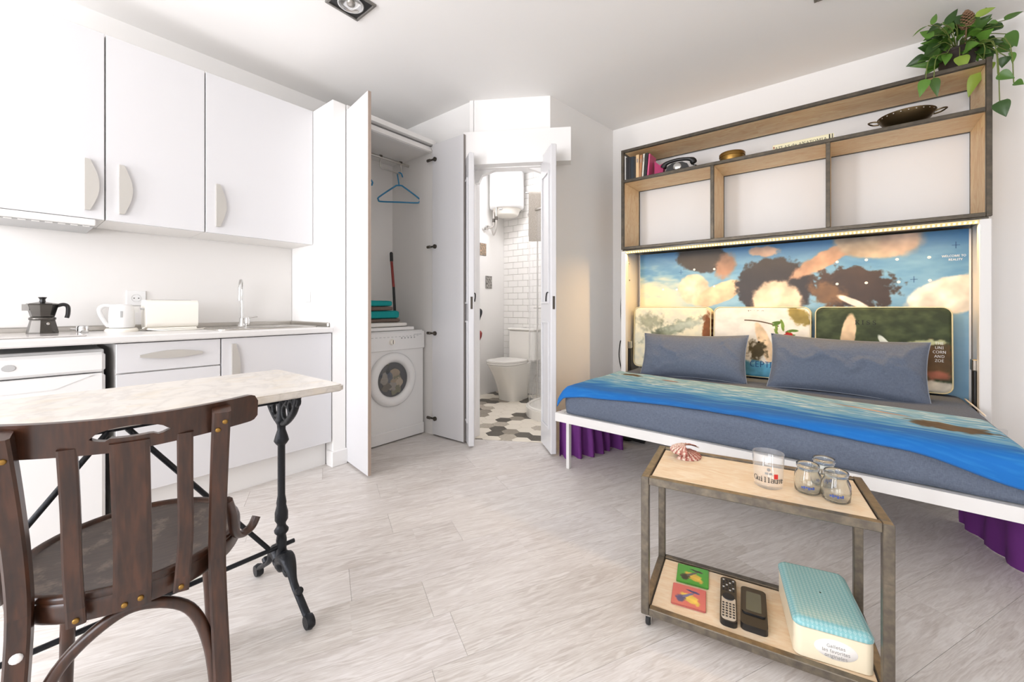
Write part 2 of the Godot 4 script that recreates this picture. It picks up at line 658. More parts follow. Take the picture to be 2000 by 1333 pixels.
func window(called: String, at: Vector3, w: float, h: float) -> void:
	var f := mb()
	for s in [-1.0, 1.0]:
		f.box(at + Vector3(s * (w * 0.5 - 0.025), 0, 0), Vector3(0.05, h, 0.06), 0.004)
		f.box(at + Vector3(0, s * (h * 0.5 - 0.025), 0), Vector3(w - 0.1, 0.05, 0.06), 0.004)
	var o := struct(f, called, M.satin_white)
	part(mb().box(at, Vector3(w - 0.1, h - 0.1, 0.006)), "pane", M.glass, o)

func floor_planks() -> void:
	var room := PackedVector2Array([Vector2(WX, EZ), Vector2(RX, EZ), Vector2(RX, WZ), Vector2(-1.604, WZ), Vector2(-1.71, -2.60), Vector2(-2.215, -2.31), Vector2(-2.3, -2.29), Vector2(WX, -2.29)])
	var base := mb().box(Vector3((RX + WX) * 0.5 - 0.1, -0.05, (EZ - 4.0) * 0.5), Vector3(RX - WX + 0.5, 0.07, EZ + 4.4))
	var fl := struct(base, "floor", M.grout)
	var L := Vector2(0.452, -0.892)
	var W := Vector2(0.892, 0.452)
	var pw := 0.192
	var pl := 1.26
	var c := Vector2(-0.9, -1.2)
	for r in range(-15, 21):
		var shift := rng.randf() * pl
		for k in range(-4, 5):
			var o := c + W * (r * pw) + L * (k * pl + shift)
			var g := 0.00045
			var poly := PackedVector2Array([o + L * g + W * g, o + L * (pl - g) + W * g, o + L * (pl - g) + W * (pw - g), o + L * g + W * (pw - g)])
			var got := Geometry2D.intersect_polygons(poly, room)
			if got.is_empty() or got[0].size() < 3:
				continue
			var pg: PackedVector2Array = got[0]
			var b := mb()
			slabp(b, pg, -0.012, 0.0)
			# grain along the plank
			var off := Vector2(rng.randf(), rng.randf() * 3.0)
			for q in b.v.size():
				var rel := Vector2(b.v[q].x, b.v[q].z) - o
				b.t[q] = Vector2(rel.dot(L) / pl, rel.dot(W) / pw * 0.96) + off
			part(b, "plank", M["oak%d" % rng.randi_range(0, 4)], fl)

# ------------------------------------------------------------------ bathroom
func bathroom() -> void:
	var bx := -3.27
	var bz := -3.93
	struct(mb().box(Vector3(bx - 0.06, 1.3, -3.2), Vector3(0.12, 2.76, 1.7)), "wall_bath_left", M.bath_wall)
	var bw := struct(mb().box(Vector3(-2.44, 1.3, bz - 0.06), Vector3(1.9, 2.76, 0.12)), "wall_bath_back", M.grout)
	struct(mb().box(Vector3(-2.44, 2.66, -3.1), Vector3(1.6, 0.02, 1.7)), "ceiling_bath", M.bath_wall)
	# glazed wall tiles
	var tb := mb()
	var th := 0.075
	var tw := 0.15
	for r in 36:
		for k in 12:
			var x0: float = bx + 0.0 + k * tw - (tw * 0.5 if r % 2 else 0.0)
			var x1: float = minf(x0 + tw - 0.003, -1.74)
			x0 = maxf(x0, bx)
			if x1 - x0 > 0.01:
				tb.box(Vector3((x0 + x1) * 0.5, r * th + th * 0.5, bz + 0.004), Vector3(x1 - x0, th - 0.003, 0.008), 0.002)
	var tiles := part(tb, "wall_tiles", M.tile_white, bw)
	tiles.set_meta("kind", "stuff")
	# hexagonal floor tiles
	var fb := struct(mb().box(Vector3(-2.44, -0.03, -3.1), Vector3(1.7, 0.03, 1.7)), "floor_bath", M.grout)
	var pn := FastNoiseLite.new()
	pn.seed = 15
	pn.frequency = 0.11
	var dots := func(c1: Color, c2: Color, f: float) -> ImageTexture:
		return picture(96, 96, func(x, y):
			var r := Vector2(x - 48, y - 48)
			var k := 0.5 + 0.5 * sin(r.length() * f) * cos(r.angle() * 8.0)
			return c1.lerp(c2, smoothstep(0.35, 0.65, k + pn.get_noise_2d(x, y) * 0.3)))
	mat("hex_plain", hx("ece3d2"), 0.4)
	mat("hex_dark", hx("ffffff"), 0.45, 0.0, dots.call(hx("3c372f"), hx("6d665a"), 0.7))
	mat("hex_mid", hx("ffffff"), 0.45, 0.0, dots.call(hx("b9ae9c"), hx("6f675c"), 0.9))
	mat("hex_fine", hx("ffffff"), 0.45, 0.0, dots.call(hx("ddd2c0"), hx("8d8373"), 1.4))
	var area := PackedVector2Array([Vector2(bx, bz), Vector2(-1.72, bz), Vector2(-1.78, -2.66), Vector2(-1.74, -2.59), Vector2(-2.22, -2.31), Vector2(bx, -2.40)])
	var R := 0.078
	for r in range(-1, 16):
		for k in range(-1, 14):
			var c := Vector2(bx + k * R * sqrt(3.0) + (R * sqrt(3.0) * 0.5 if r % 2 else 0.0), -2.28 - r * R * 1.5)
			var hexa := PackedVector2Array()
			for s in 6:
				var a := PI / 6.0 + s * PI / 3.0
				hexa.append(c + Vector2(cos(a), sin(a)) * (R - 0.001))
			var got := Geometry2D.intersect_polygons(hexa, area)
			if got.is_empty() or got[0].size() < 3:
				continue
			var b := mb()
			slabp(b, got[0], -0.015, 0.001)
			for q in b.v.size():
				b.t[q] = (Vector2(b.v[q].x, b.v[q].z) - c) / (2.0 * R) + Vector2(0.5, 0.5)
			var pick := rng.randf()
			part(b, "hex_tile", M.hex_plain if pick < 0.4 else (M.hex_dark if pick < 0.62 else (M.hex_mid if pick < 0.82 else M.hex_fine)), fb)
	# toilet, facing the door
	var t := thing("toilet", "white ceramic toilet with closed lid and close coupled cistern", "toilet", Vector3(-2.87, 0, -3.56), 0.0)
	var rows := []
	for s in 13:
		var y := 0.40 * s / 12.0
		var k := pow(s / 12.0, 1.6)
		var zf := lerpf(0.10, 0.28, k)
		var hw := lerpf(0.125, 0.18, k)
		var row := []
		for q in 28:
			var a := TAU * q / 28.0
			var px := signf(cos(a)) * pow(absf(cos(a)), 0.7) * hw
			var pz := signf(sin(a)) * pow(absf(sin(a)), 0.6)
			row.append(Vector3(px, y, (pz * zf if pz > 0 else pz * 0.24)))
		rows.append(row)
	var bowl := mb().grid(rows, Vector3(0, 0.2, 0.02), null, true)
	var rim := PackedVector2Array()
	for q in 28:
		var p: Vector3 = rows[12][q]
		rim.append(Vector2(p.x, -p.z))
	bowl.prism(rim, 0.012, flat(Vector3(0, 0.395, 0)), true)
	part(bowl, "bowl", M.ceramic, t)
	var lid := PackedVector2Array()
	for p in rim:
		lid.append(Vector2(p.x * 1.05, p.y * 1.03 if p.y < 0 else p.y * 0.55))
	part(mb().prism(lid, 0.018, flat(Vector3(0, 0.411, 0)), true), "seat", M.ceramic, t)
	part(mb().prism(lid, 0.016, flat(Vector3(0, 0.432, 0)), true), "lid", M.ceramic, t)
	part(mb().box(Vector3(0, 0.585, -0.27), Vector3(0.37, 0.35, 0.17), 0.02), "cistern", M.ceramic, t)
	part(mb().box(Vector3(0, 0.772, -0.268), Vector3(0.385, 0.024, 0.18), 0.008), "cistern_lid", M.ceramic, t)
	part(mb().lathe([Vector2(0, 0.793), Vector2(0.022, 0.793), Vector2(0.022, 0.783)], 14, Transform3D(Basis(), Vector3(0, 0, -0.27))), "flush_button", M.chrome, t)
	# shower tray with curved front, pole, rail and glass
	var s := thing("shower_enclosure", "corner shower with curved white tray and glass screen behind the door", "shower", Vector3(-2.07, 0, -3.4))
	var tray := PackedVector2Array()
	var tp := [Vector2(0.30, -0.5), Vector2(0.30, 0.38)]
	for k in 13:
		var a := PI * 0.5 + PI * 0.5 * k / 12.0
		tp.append(Vector2(0.0 + cos(a) * 0.36, 0.02 + sin(a) * 0.36))
	tp.append(Vector2(-0.36, -0.5))
	for p in tp:
		tray.append(p)
	part(slabp(mb(), tray, 0.0, 0.085), "tray", M.ceramic, s)
	var lip := []
	for k in range(1, tp.size()):
		lip.append(Vector3(tp[k].x * 0.93, 0.09, tp[k].y * 0.93 if tp[k].y > -0.4 else -0.48))
	part(mb().tube(lip, 0.014, 8), "tray_rim", M.ceramic, s)
	part(mb().tube([Vector3(-0.335, 0.09, -0.02), Vector3(-0.335, 1.92, -0.02)], 0.008, 8), "pole", M.steel, s)
	part(mb().tube([Vector3(-0.38, 1.02, -0.02), Vector3(-0.29, 1.02, -0.02)], 0.006, 6), "handle", M.steel, s)
	part(mb().box(Vector3(-0.335, 1.0, -0.27), Vector3(0.006, 1.82, 0.44)), "glass_panel", M.glass, s)
	var cg := []
	for y in [0.1, 1.91]:
		var row := []
		for k in 11:
			var a := PI * 0.5 + PI * 0.5 * k / 10.0
			row.append(Vector3(cos(a) * 0.335, y, 0.02 + sin(a) * 0.335))
		cg.append(row)
	part(mb().grid(cg, Vector3(0, 1, 0)), "curved_glass", M.glass, s)
	var rail := []
	for k in 11:
		var a := PI * 0.5 + PI * 0.5 * k / 10.0
		rail.append(Vector3(cos(a) * 0.335, 1.92, 0.02 + sin(a) * 0.335))
	rail.append(Vector3(-0.335, 1.92, -0.5))
	part(mb().tube(rail, 0.012, 8), "top_rail", M.steel, s)
	# towel over the rail of the shower
	var tw_rows := []
	for k in 15:
		var q := k / 14.0
		var row := []
		for c in 9:
			var zz := lerpf(-0.1, 0.1, c / 8.0)
			var y: float
			var x: float
			if q < 0.45:
				y = lerpf(1.66, 2.05, q / 0.45)
				x = -0.028
			elif q > 0.55:
				y = lerpf(2.05, 1.60, (q - 0.55) / 0.45)
				x = 0.028
			else:
				var an := PI * (1.0 - (q - 0.45) / 0.1)
				y = 2.05 + sin(an) * 0.028
				x = cos(an) * 0.028
			row.append(Vector3(x + noise.get_noise_2d(c * 60.0, k * 20.0) * 0.012, y, zz))
		tw_rows.append(row)
	solo(mb().grid(tw_rows, null, null, false, Vector3(-1, 0, 0)), "bath_towel", M.grey_towel, "grey patterned towel hanging in the bathroom beside the shower", "towel", Vector3(-2.155, 0.03, -3.10), -0.9)
	var hk := mb()
	hk.tube([Vector3(-2.255, 2.08, -3.02), Vector3(-2.055, 2.08, -3.18), Vector3(-1.76, 2.08, -3.415)], 0.009, 8)
	solo(hk, "towel_bar", M.chrome, "chrome bar that the grey bathroom towel hangs over", "towel bar")
	solo(pad(Vector3(0.022, 0.24, 0.05), 0.01), "dark_wash_cloth", M.chair_wood, "dark brown cloth strip hanging beside the bathroom towel", "cloth", Vector3(-2.03, 1.965, -3.19), -0.9)
	# water heater
	var h := thing("water_heater", "white cylindrical electric water heater high on the bathroom wall", "water heater", Vector3(-3.03, 2.1, -3.69))
	part(mb().lathe([Vector2(0, 0.5), Vector2(0.18, 0.5), Vector2(0.2, 0.48), Vector2(0.2, 0.10), Vector2(0.195, 0.075), Vector2(0.17, 0.06)], 32), "tank", M.enamel, h)
	part(mb().lathe([Vector2(0.17, 0.062), Vector2(0.155, 0.058), Vector2(0.135, 0.0), Vector2(0.12, -0.015), Vector2(0, -0.02)], 28), "bottom_cap", M.cream_plastic, h)
	part(mb().box(Vector3(0.03, 0.04, 0.142), Vector3(0.04, 0.012, 0.02), 0.003), "control_dial", M.grey_plastic, h)
	for q in [Vector2(-0.125, 0.09), Vector2(-0.02, 0.165)]:
		part(mb().tube([Vector3(q.x, 0.06, q.y), Vector3(q.x, -0.10, q.y)], 0.009, 8), "pipe_stub", M.steel, h)
		part(mb().lathe([Vector2(0, 0.02), Vector2(0.014, 0.02), Vector2(0.016, -0.02), Vector2(0, -0.02)], 8, Transform3D(Basis(), Vector3(q.x, -0.06, q.y))), "valve", M.dark_metal, h)
	part(mb().tube(spline([Vector3(-0.02, -0.10, 0.165), Vector3(-0.03, -0.19, 0.16), Vector3(-0.09, -0.24, 0.13), Vector3(-0.14, -0.19, 0.1), Vector3(-0.17, -0.13, 0.1), Vector3(-0.225, -0.12, 0.1)], 6), 0.007, 8), "flexible_hose", M.steel, h)
	part(mb().tube(spline([Vector3(-0.125, -0.10, 0.09), Vector3(-0.14, -0.14, 0.1), Vector3(-0.235, -0.15, 0.14)], 5), 0.007, 8), "flexible_hose", M.steel, h)
	for k in 2:
		part(mb().lathe([Vector2(0, 0), Vector2(0.018, 0), Vector2(0.018, 0.03), Vector2(0, 0.03)], 10, Transform3D(Basis(Vector3(0, 0, 1), -PI / 2), Vector3(-0.235, -0.12 - 0.03 * k, 0.1 + 0.05 * k))), "wall_valve", M.chrome, h)
	# pictures and hangings on the left bathroom wall
	small_picture("small_picture", "small brown picture, upper of two on the bathroom wall", Vector3(bx + 0.004, 1.706, -3.533), 0.115, 0.143, hx("8d7f6c"), hx("c9a78a"))
	small_picture("small_picture", "small grey striped picture, lower of two on the bathroom wall", Vector3(bx + 0.004, 1.325, -3.637), 0.11, 0.148, hx("a9a49b"), hx("5a5751"))
	var hook := thing("wall_hook", "black wall hook with a dark hanging on the bathroom wall", "hook", Vector3(bx, 0.96, -3.44))
	part(mb().lathe([Vector2(0, 0.012), Vector2(0.022, 0.012), Vector2(0.025, 0.0)], 12, Transform3D(Basis(Vector3(0, 0, 1), -PI / 2), Vector3(0, 0.03, 0))), "plate", M.black_plastic, hook)
	part(mb().tube(spline([Vector3(0.005, 0.03, 0), Vector3(0.05, 0.03, 0), Vector3(0.055, -0.03, 0.01), Vector3(0.03, -0.10, 0)], 5), [0.02, 0.02, 0.02, 0.02, 0.02, 0.022, 0.024, 0.024, 0.024, 0.022, 0.018, 0.015, 0.012, 0.01, 0.008, 0.006], 8), "hanging", M.black_plastic, hook)
	solo(mb().lathe([Vector2(0, 0.06), Vector2(0.02, 0.055), Vector2(0.035, 0.03), Vector2(0.03, -0.01), Vector2(0.012, -0.05), Vector2(0, -0.06)], 14), "wooden_ornament", M.red_paint, "reddish brown ornament hanging below the black bathroom hook", "ornament", Vector3(bx + 0.036, 0.70, -3.44))
	# toilet pipe hose
	solo(mb().tube(spline([Vector3(-2.56, 0.30, -3.62), Vector3(-2.60, 0.22, -3.63), Vector3(-2.61, 0.08, -3.62), Vector3(-2.59, 0.01, -3.62)], 6), 0.006, 6), "water_hose", M.steel, "thin water hose beside the toilet base", "hose")
	# bathroom ceiling lamp (out of view behind the lintel)
	var bl := thing("bathroom_ceiling_lamp", "round white ceiling lamp lighting the bathroom", "lamp", Vector3(-2.55, 2.5, -3.05))
	part(mb().lathe([Vector2(0, -0.05), Vector2(0.08, -0.04), Vector2(0.13, 0.0), Vector2(0.14, 0.04), Vector2(0.14, 0.06), Vector2(0, 0.06)], 24), "lamp_shade", M.lamp_glow, bl)
	part(mb().lathe([Vector2(0.15, 0.06), Vector2(0.15, 0.15), Vector2(0, 0.15)], 24), "lamp_base", M.enamel, bl)
	var ol := OmniLight3D.new()
	ol.name = "bathroom_light"
	ol.light_color = hx("f5f5ff")
	ol.light_energy = 0.62
	ol.light_size = 0.12
	ol.omni_range = 10.0
	ol.omni_attenuation = 2.0
	ol.shadow_enabled = true
	bl.add_child(ol)
	ol.position = Vector3(0, 0.0, 0)
	# two narrow leaves of the bathroom door
	leaf("door_1", Vector2(-2.268, -2.268), Vector2(-2.088, -2.14), -1.0)
	leaf("door_2", Vector2(-1.745, -2.56), Vector2(-1.535, -2.378), 1.0)

func leaf(called: String, hinge: Vector2, free: Vector2, side: float) -> void:
	var d := (free - hinge)
	var w := d.length()
	var o := Node3D.new()
	o.name = called
	o.set_meta("kind", "structure")
	add_child(o)
	o.position = Vector3(hinge.x, 0, hinge.y)
	o.rotation.y = -atan2(d.y, d.x)
	# local x along the leaf
	var th := 0.04
	part(mb().box(Vector3(w * 0.5, 1.085, 0), Vector3(w, 2.14, th), 0.004), "leaf", M.gloss_white, o)
	for s in [-1.0, 1.0]:
		for yy in [[0.18, 0.92], [1.06, 1.98]]:
			var f := mb()
			var y0: float = yy[0]
			var y1: float = yy[1]
			for q in [[0.045, 0.06], [w - 0.06, w - 0.045]]:
				f.box(Vector3((q[0] + q[1]) * 0.5, (y0 + y1) * 0.5, s * (th * 0.5 + 0.004)), Vector3(0.016, y1 - y0, 0.009), 0.003)
			for q in [y0, y1]:
				f.box(Vector3(w * 0.5, q, s * (th * 0.5 + 0.004)), Vector3(w - 0.09, 0.016, 0.009), 0.003)
			part(f, "moulding", M.gloss_white, o)
	var hd := mb()
	var hz := side * th * 0.5
	hd.tube(spline([Vector3(w - 0.05, 1.13, hz), Vector3(w - 0.05, 1.13, hz + side * 0.014), Vector3(w - 0.058, 1.105, hz + side * 0.018), Vector3(w - 0.072, 1.07, hz + side * 0.016)], 4), 0.005, 8)
	part(hd, "door_handle", M.black_plastic, o, "small black lever handle")
	for y in [0.25, 1.1, 1.9]:
		part(mb().lathe([Vector2(0, -0.035), Vector2(0.007, -0.03), Vector2(0.007, 0.03), Vector2(0, 0.035)], 8, Transform3D(Basis(), Vector3(-0.006, y, -side * 0.02))), "hinge", M.gloss_white, o)
	part(mb().box(Vector3(w + 0.001, 1.06, 0.0), Vector3(0.003, 0.09, 0.016), 0.001), "lock_plate", M.dark_metal, o)

func small_picture(called: String, label: String, at: Vector3, w: float, h: float, c1: Color, c2: Color) -> void:
	var tex := picture(48, 64, func(x, y):
		var k := smoothstep(0.0, 0.5, noise.get_noise_2d(x * 9.0 + h * 3000.0, y * 5.0) + 0.1)
		return c1.lerp(c2, k))
	var o := thing(called, label, "picture", at, PI / 2)
	part(mb().box(Vector3(0, 0, 0.002), Vector3(w, h, 0.006), 0.001), "board", M.edge_grey, o)
	var m := mat(called + str(names[called]), hx("ffffff"), 0.5, 0.0, tex)
	var b := mb()
	b.quad(Vector3(-w * 0.47, -h * 0.47, 0.0055), Vector3(w * 0.47, -h * 0.47, 0.0055), Vector3(w * 0.47, h * 0.47, 0.0055), Vector3(-w * 0.47, h * 0.47, 0.0055), Vector3(0, 0, 1))
	part(b, "print", m, o)

# ------------------------------------------------------------------ kitchen (fronts face +x)
# half-moon handle: straight edge along local y, bulging to +x of the polygon, lying on a face
func moon(l: float, w: float) -> PackedVector2Array:
	var p := PackedVector2Array([Vector2(0, -l * 0.5), Vector2(0.018, -l * 0.5)])
	for k in range(1, 12):
		var s := k / 12.0
		p.append(Vector2(0.018 + (w - 0.018) * sin(PI * s), lerpf(-l * 0.5, l * 0.5, s)))
	p.append(Vector2(0.018, l * 0.5))
	p.append(Vector2(0, l * 0.5))
	return p

# polygon x -> -z, y -> up, extruded towards +x
func on_front(at: Vector3) -> Transform3D:
	return Transform3D(Basis(Vector3(0, 0, -1), Vector3(0, 1, 0), Vector3(1, 0, 0)), at)

func kitchen() -> void:
	var units := [[0.1, -0.321, "white wall cabinet above the moka pot, with a hood beneath", -0.251], [-0.323, -0.726, "white wall cabinet, the middle one of the row", -0.371], [-0.728, -1.336, "wide white wall cabinet next to the tall end panel", -0.777]]
	for u in units:
		var z0: float = u[0]
		var z1: float = u[1]
		var zc := (z0 + z1) * 0.5
		var w := z0 - z1
		var o := thing("wall_cabinet", u[2], "cabinet", Vector3(WX, 1.456, zc), 0.0, "kitchen wall cabinets")
		part(mb().box(Vector3(0.155, 0.455, 0), Vector3(0.31, 0.91, w)), "body", M.carcass, o)
		var dz := 0.002
		var dr := part(mb().box(Vector3(0.321, 0.456, 0), Vector3(0.019, 0.912, w - 2.0 * dz), 0.0015), "door", M.gloss_white, o)
		part(mb().prism(moon(0.245, 0.05), 0.016, on_front(Vector3(0.33, 0.16, u[3] - zc)), true), "handle", M.handle, dr, "curved grey half-moon handle")
	# extractor hood under the first cabinet
	var hd := thing("extractor_hood", "slim grey extractor hood under the wall cabinet above the stove", "hood", Vector3(WX, 1.42, -0.1))
	part(mb().box(Vector3(0.15, 0.015, 0.0), Vector3(0.28, 0.028, 0.38), 0.004), "body", M.grey_plastic, hd)
	part(mb().box(Vector3(0.315, 0.019, 0.0), Vector3(0.03, 0.03, 0.38), 0.004), "front_strip", M.satin_white, hd)
	for k in 9:
		part(mb().box(Vector3(0.297, 0.001, -0.16 + k * 0.04), Vector3(0.012, 0.004, 0.024), 0.001), "vent_slot", M.satin_white, hd)
	# base cabinets
	var dc := thing("drawer_cabinet", "white base cabinet with a drawer next to the fridge", "cabinet", Vector3(WX, 0, -0.526), 0.0, "kitchen base cabinets")
	part(mb().box(Vector3(0.289, 0.51, 0), Vector3(0.566, 0.70, 0.398)), "body", M.carcass, dc)
	part(mb().box(Vector3(0.27, 0.08, 0), Vector3(0.48, 0.16, 0.40)), "kick_board", M.satin_white, dc)
	var dw := part(mb().box(Vector3(0.582, 0.795, 0), Vector3(0.02, 0.134, 0.398), 0.0015), "drawer", M.gloss_white, dc)
	var lens := PackedVector2Array()
	for k in 13:
		lens.append(Vector2(lerpf(-0.12, 0.12, k / 12.0), 0.005 + 0.016 * sin(PI * k / 12.0)))
	for k in 13:
		lens.append(Vector2(lerpf(0.12, -0.12, k / 12.0), -0.005 - 0.012 * sin(PI * k / 12.0)))
	part(mb().prism(lens, 0.018, on_front(Vector3(0.591, 0.80, 0.0)), true), "handle", M.handle, dw, "curved grey drawer handle")
	part(mb().box(Vector3(0.582, 0.443, 0), Vector3(0.02, 0.558, 0.398), 0.0015), "door", M.gloss_white, dc)
	var sc := thing("sink_cabinet", "white base cabinet under the sink beside the end panel", "cabinet", Vector3(WX, 0, -1.03), 0.0, "kitchen base cabinets")
	part(mb().box(Vector3(0.289, 0.51, 0), Vector3(0.566, 0.70, 0.60)), "body", M.carcass, sc)
	part(mb().box(Vector3(0.27, 0.08, 0), Vector3(0.48, 0.16, 0.60)), "kick_board", M.satin_white, sc)
	var sd := part(mb().box(Vector3(0.582, 0.513, 0), Vector3(0.02, 0.698, 0.598), 0.0015), "door", M.gloss_white, sc)
	part(mb().prism(moon(0.245, 0.04), 0.016, on_front(Vector3(0.591, 0.71, 0.255)), true), "handle", M.handle, sd, "curved grey half-moon handle")
	# fridge
	var f := thing("undercounter_fridge", "white undercounter fridge under the worktop, beside the drawer cabinet", "fridge", Vector3(WX, 0, -0.02))
	part(mb().box(Vector3(0.28, 0.425, 0), Vector3(0.50, 0.83, 0.55), 0.004), "body", M.enamel, f)
	part(mb().box(Vector3(0.562, 0.378, 0), Vector3(0.055, 0.72, 0.548), 0.012), "door", M.enamel, f)
	var tp := part(mb().box(Vector3(0.562, 0.787, 0), Vector3(0.055, 0.088, 0.548), 0.012), "top_panel", M.enamel, f)
	var grip := PackedVector2Array([Vector2(-0.26, 0), Vector2(0.24, 0), Vector2(0.12, -0.05), Vector2(-0.26, -0.05)])
	part(mb().prism(grip, 0.004, on_front(Vector3(0.588, 0.735, 0.0)), false), "door_grip", M.enamel, f)
	part(mb().lathe([Vector2(0, 0.004), Vector2(0.012, 0.004), Vector2(0.014, 0)], 16, Transform3D(Basis(Vector3(0, 0, 1), -PI / 2), Vector3(0.589, 0.788, 0.0)), 1.0, 1.5), "emblem", M.grey_plastic, tp, "small oval emblem")
	for k in 4:
		part(mb().box(Vector3(0.5905, 0.70, 0.018 - k * 0.006), Vector3(0.002, 0.018, 0.003)), "badge_bar", M.grey_plastic, f)
	part(mb().box(Vector3(0.5905, 0.699, -0.026), Vector3(0.002, 0.004, 0.04)), "badge_bar", M.grey_plastic, f)
	# laminate splashback behind the worktop
	struct(mb().box(Vector3(WX + 0.002, 1.175, -0.43), Vector3(0.004, 0.55, 1.81)), "trim_3", mat("splashback", hx("e9e6e2"), 0.5))
	# worktop with upstand
	var wt := thing("worktop", "white speckled kitchen worktop along the wall", "worktop", Vector3(WX, 0.867, 0))
	part(mb().box(Vector3(0.306, 0.0165, -0.43), Vector3(0.612, 0.033, 1.81), 0.006), "slab", M.worktop, wt)
	part(mb().box(Vector3(0.010, 0.048, -0.43), Vector3(0.018, 0.03, 1.81), 0.006), "upstand", M.steel, wt)
	part(mb().box(Vector3(0.29, 0.048, -1.328), Vector3(0.54, 0.03, 0.016), 0.006), "upstand", M.steel, wt)
	# sink
	var sk := thing("sink", "stainless steel inset sink with drainer in the worktop", "sink", Vector3(-2.85, 0.9, -1.02))
	var rim := rrect(0.42, 0.56, 0.05)
	part(mb().prism(rim, 0.006, flat()), "rim", M.steel, sk)
	part(mb().lathe([Vector2(0.165, 0.0075), Vector2(0.15, 0.0075), Vector2(0.14, 0.0065), Vector2(0, 0.0065)], 28, Transform3D(Basis(), Vector3(0.01, 0, -0.09))), "basin", M.steel, sk)
	part(mb().lathe([Vector2(0, 0.009), Vector2(0.02, 0.009), Vector2(0.022, 0.0065)], 16, Transform3D(Basis(), Vector3(0.01, 0, -0.09))), "drain", M.chrome, sk)
	for k in 5:
		part(mb().box(Vector3(0.0, 0.007, 0.13 + k * 0.028), Vector3(0.26, 0.004, 0.008), 0.002), "drainer_rib", M.steel, sk)
	# faucet
	var fc := thing("kitchen_faucet", "chrome swan neck kitchen faucet behind the sink", "faucet", Vector3(-3.04, 0.906, -0.985))
	part(mb().lathe([Vector2(0.026, 0), Vector2(0.025, 0.008), Vector2(0.017, 0.02), Vector2(0.015, 0.05), Vector2(0.012, 0.055)], 16), "base", M.chrome, fc)
	var neck := [Vector3(0, 0.05, 0), Vector3(0, 0.2, 0.0)]
	for k in 13:
		var a := PI * k / 12.0
		neck.append(Vector3((1.0 - cos(a)) * 0.05, 0.235 + sin(a) * 0.06, (1.0 - cos(a)) * 0.022))
	neck.append(Vector3(0.1, 0.195, 0.044))
	part(mb().tube(neck, 0.0085, 10), "neck", M.chrome, fc)
	part(mb().tube([Vector3(0.1, 0.195, 0.044), Vector3(0.1, 0.165, 0.044)], 0.011, 10), "spout_tip", M.chrome, fc)
	part(mb().lathe([Vector2(0, -0.03), Vector2(0.016, -0.03), Vector2(0.018, 0.0), Vector2(0.014, 0.02), Vector2(0, 0.022)], 14, Transform3D(Basis(), Vector3(0.025, 0.035, -0.02))), "mixer_body", M.chrome, fc)
	part(mb().tube([Vector3(0.03, 0.055, -0.025), Vector3(0.045, 0.062, -0.075)], 0.005, 8), "lever", M.chrome, fc)
	# glass hob
	var hb := thing("ceramic_hob", "flat glass cooktop under the moka pot", "cooktop", Vector3(-2.83, 0.9005, -0.06))
	part(mb().box(Vector3(0, 0.003, 0), Vector3(0.44, 0.006, 0.36), 0.002), "glass_plate", mat("hob", hx("cdc8c4"), 0.12), hb)
	# moka pot (octagonal)
	var mk := thing("moka_pot", "dark aluminium octagonal moka pot on the hob", "coffee maker", Vector3(-2.93, 0.907, -0.125), 0.2)
	mat("moka", hx("5f5c58"), 0.22, 1.0)
	var oct := [Vector2(0, 0), Vector2(0.052, 0), Vector2(0.052, 0.006), Vector2(0.041, 0.058), Vector2(0.041, 0.062)]
	part(facets(oct), "boiler", M.moka, mk)
	part(mb().lathe([Vector2(0.041, 0.062), Vector2(0.044, 0.064), Vector2(0.044, 0.072), Vector2(0.04, 0.075)], 24), "collar", M.moka, mk)
	part(facets([Vector2(0.037, 0.073), Vector2(0.039, 0.078), Vector2(0.052, 0.132), Vector2(0.054, 0.135)]), "pot", M.moka, mk)
	part(facets([Vector2(0.054, 0.135), Vector2(0.05, 0.139), Vector2(0.012, 0.147), Vector2(0, 0.147)]), "lid", M.moka, mk)
	part(facets([Vector2(0.011, 0.146), Vector2(0.009, 0.158), Vector2(0.015, 0.169), Vector2(0, 0.17)]), "knob", M.black_plastic, mk)
	part(mb().tube(spline([Vector3(0.010, 0.128, -0.045), Vector3(0.012, 0.135, -0.066), Vector3(0.014, 0.124, -0.08), Vector3(0.015, 0.09, -0.08), Vector3(0.014, 0.07, -0.076)], 5), 0.0105, 8, 0.8), "handle", M.black_plastic, mk)
	part(mb().prism(PackedVector2Array([Vector2(-0.012, 0), Vector2(0.012, 0), Vector2(0, 0.02)]), 0.03, Transform3D(Basis(Vector3(1, 0, 0), Vector3(0, 0, 1), Vector3(0, -1, 0)), Vector3(0, 0.136, 0.045))), "spout", M.moka, mk)
	part(mb().lathe([Vector2(0, 0), Vector2(0.006, 0.0), Vector2(0.006, 0.008), Vector2(0, 0.009)], 8, Transform3D(Basis(Vector3(0, 0, 1), -PI / 2), Vector3(0.043, 0.045, -0.005))), "safety_valve", M.chrome, mk)
	# small chrome timer/cup beside the pot
	var cu := thing("chrome_cup", "small chrome funnel cup between moka pot and kettle", "cup", Vector3(-2.93, 0.90, -0.255))
	part(mb().lathe([Vector2(0, 0), Vector2(0.02, 0), Vector2(0.022, 0.004), Vector2(0.022, 0.034), Vector2(0.02, 0.036), Vector2(0.02, 0.008), Vector2(0, 0.007)], 20), "cup", M.chrome, cu)
	part(mb().tube([Vector3(0.0, 0.02, 0.02), Vector3(0.0, 0.024, 0.042)], 0.005, 8), "spout", M.chrome, cu)
	# kettle
	var kt := thing("electric_kettle", "white electric kettle with looped handle next to the toaster", "kettle", Vector3(-2.95, 0.90, -0.40))
	kt.scale = Vector3.ONE * 0.84
	part(mb().lathe([Vector2(0, 0), Vector2(0.078, 0), Vector2(0.08, 0.01), Vector2(0.072, 0.022), Vector2(0, 0.024)], 24), "power_base", M.cream_plastic, kt)
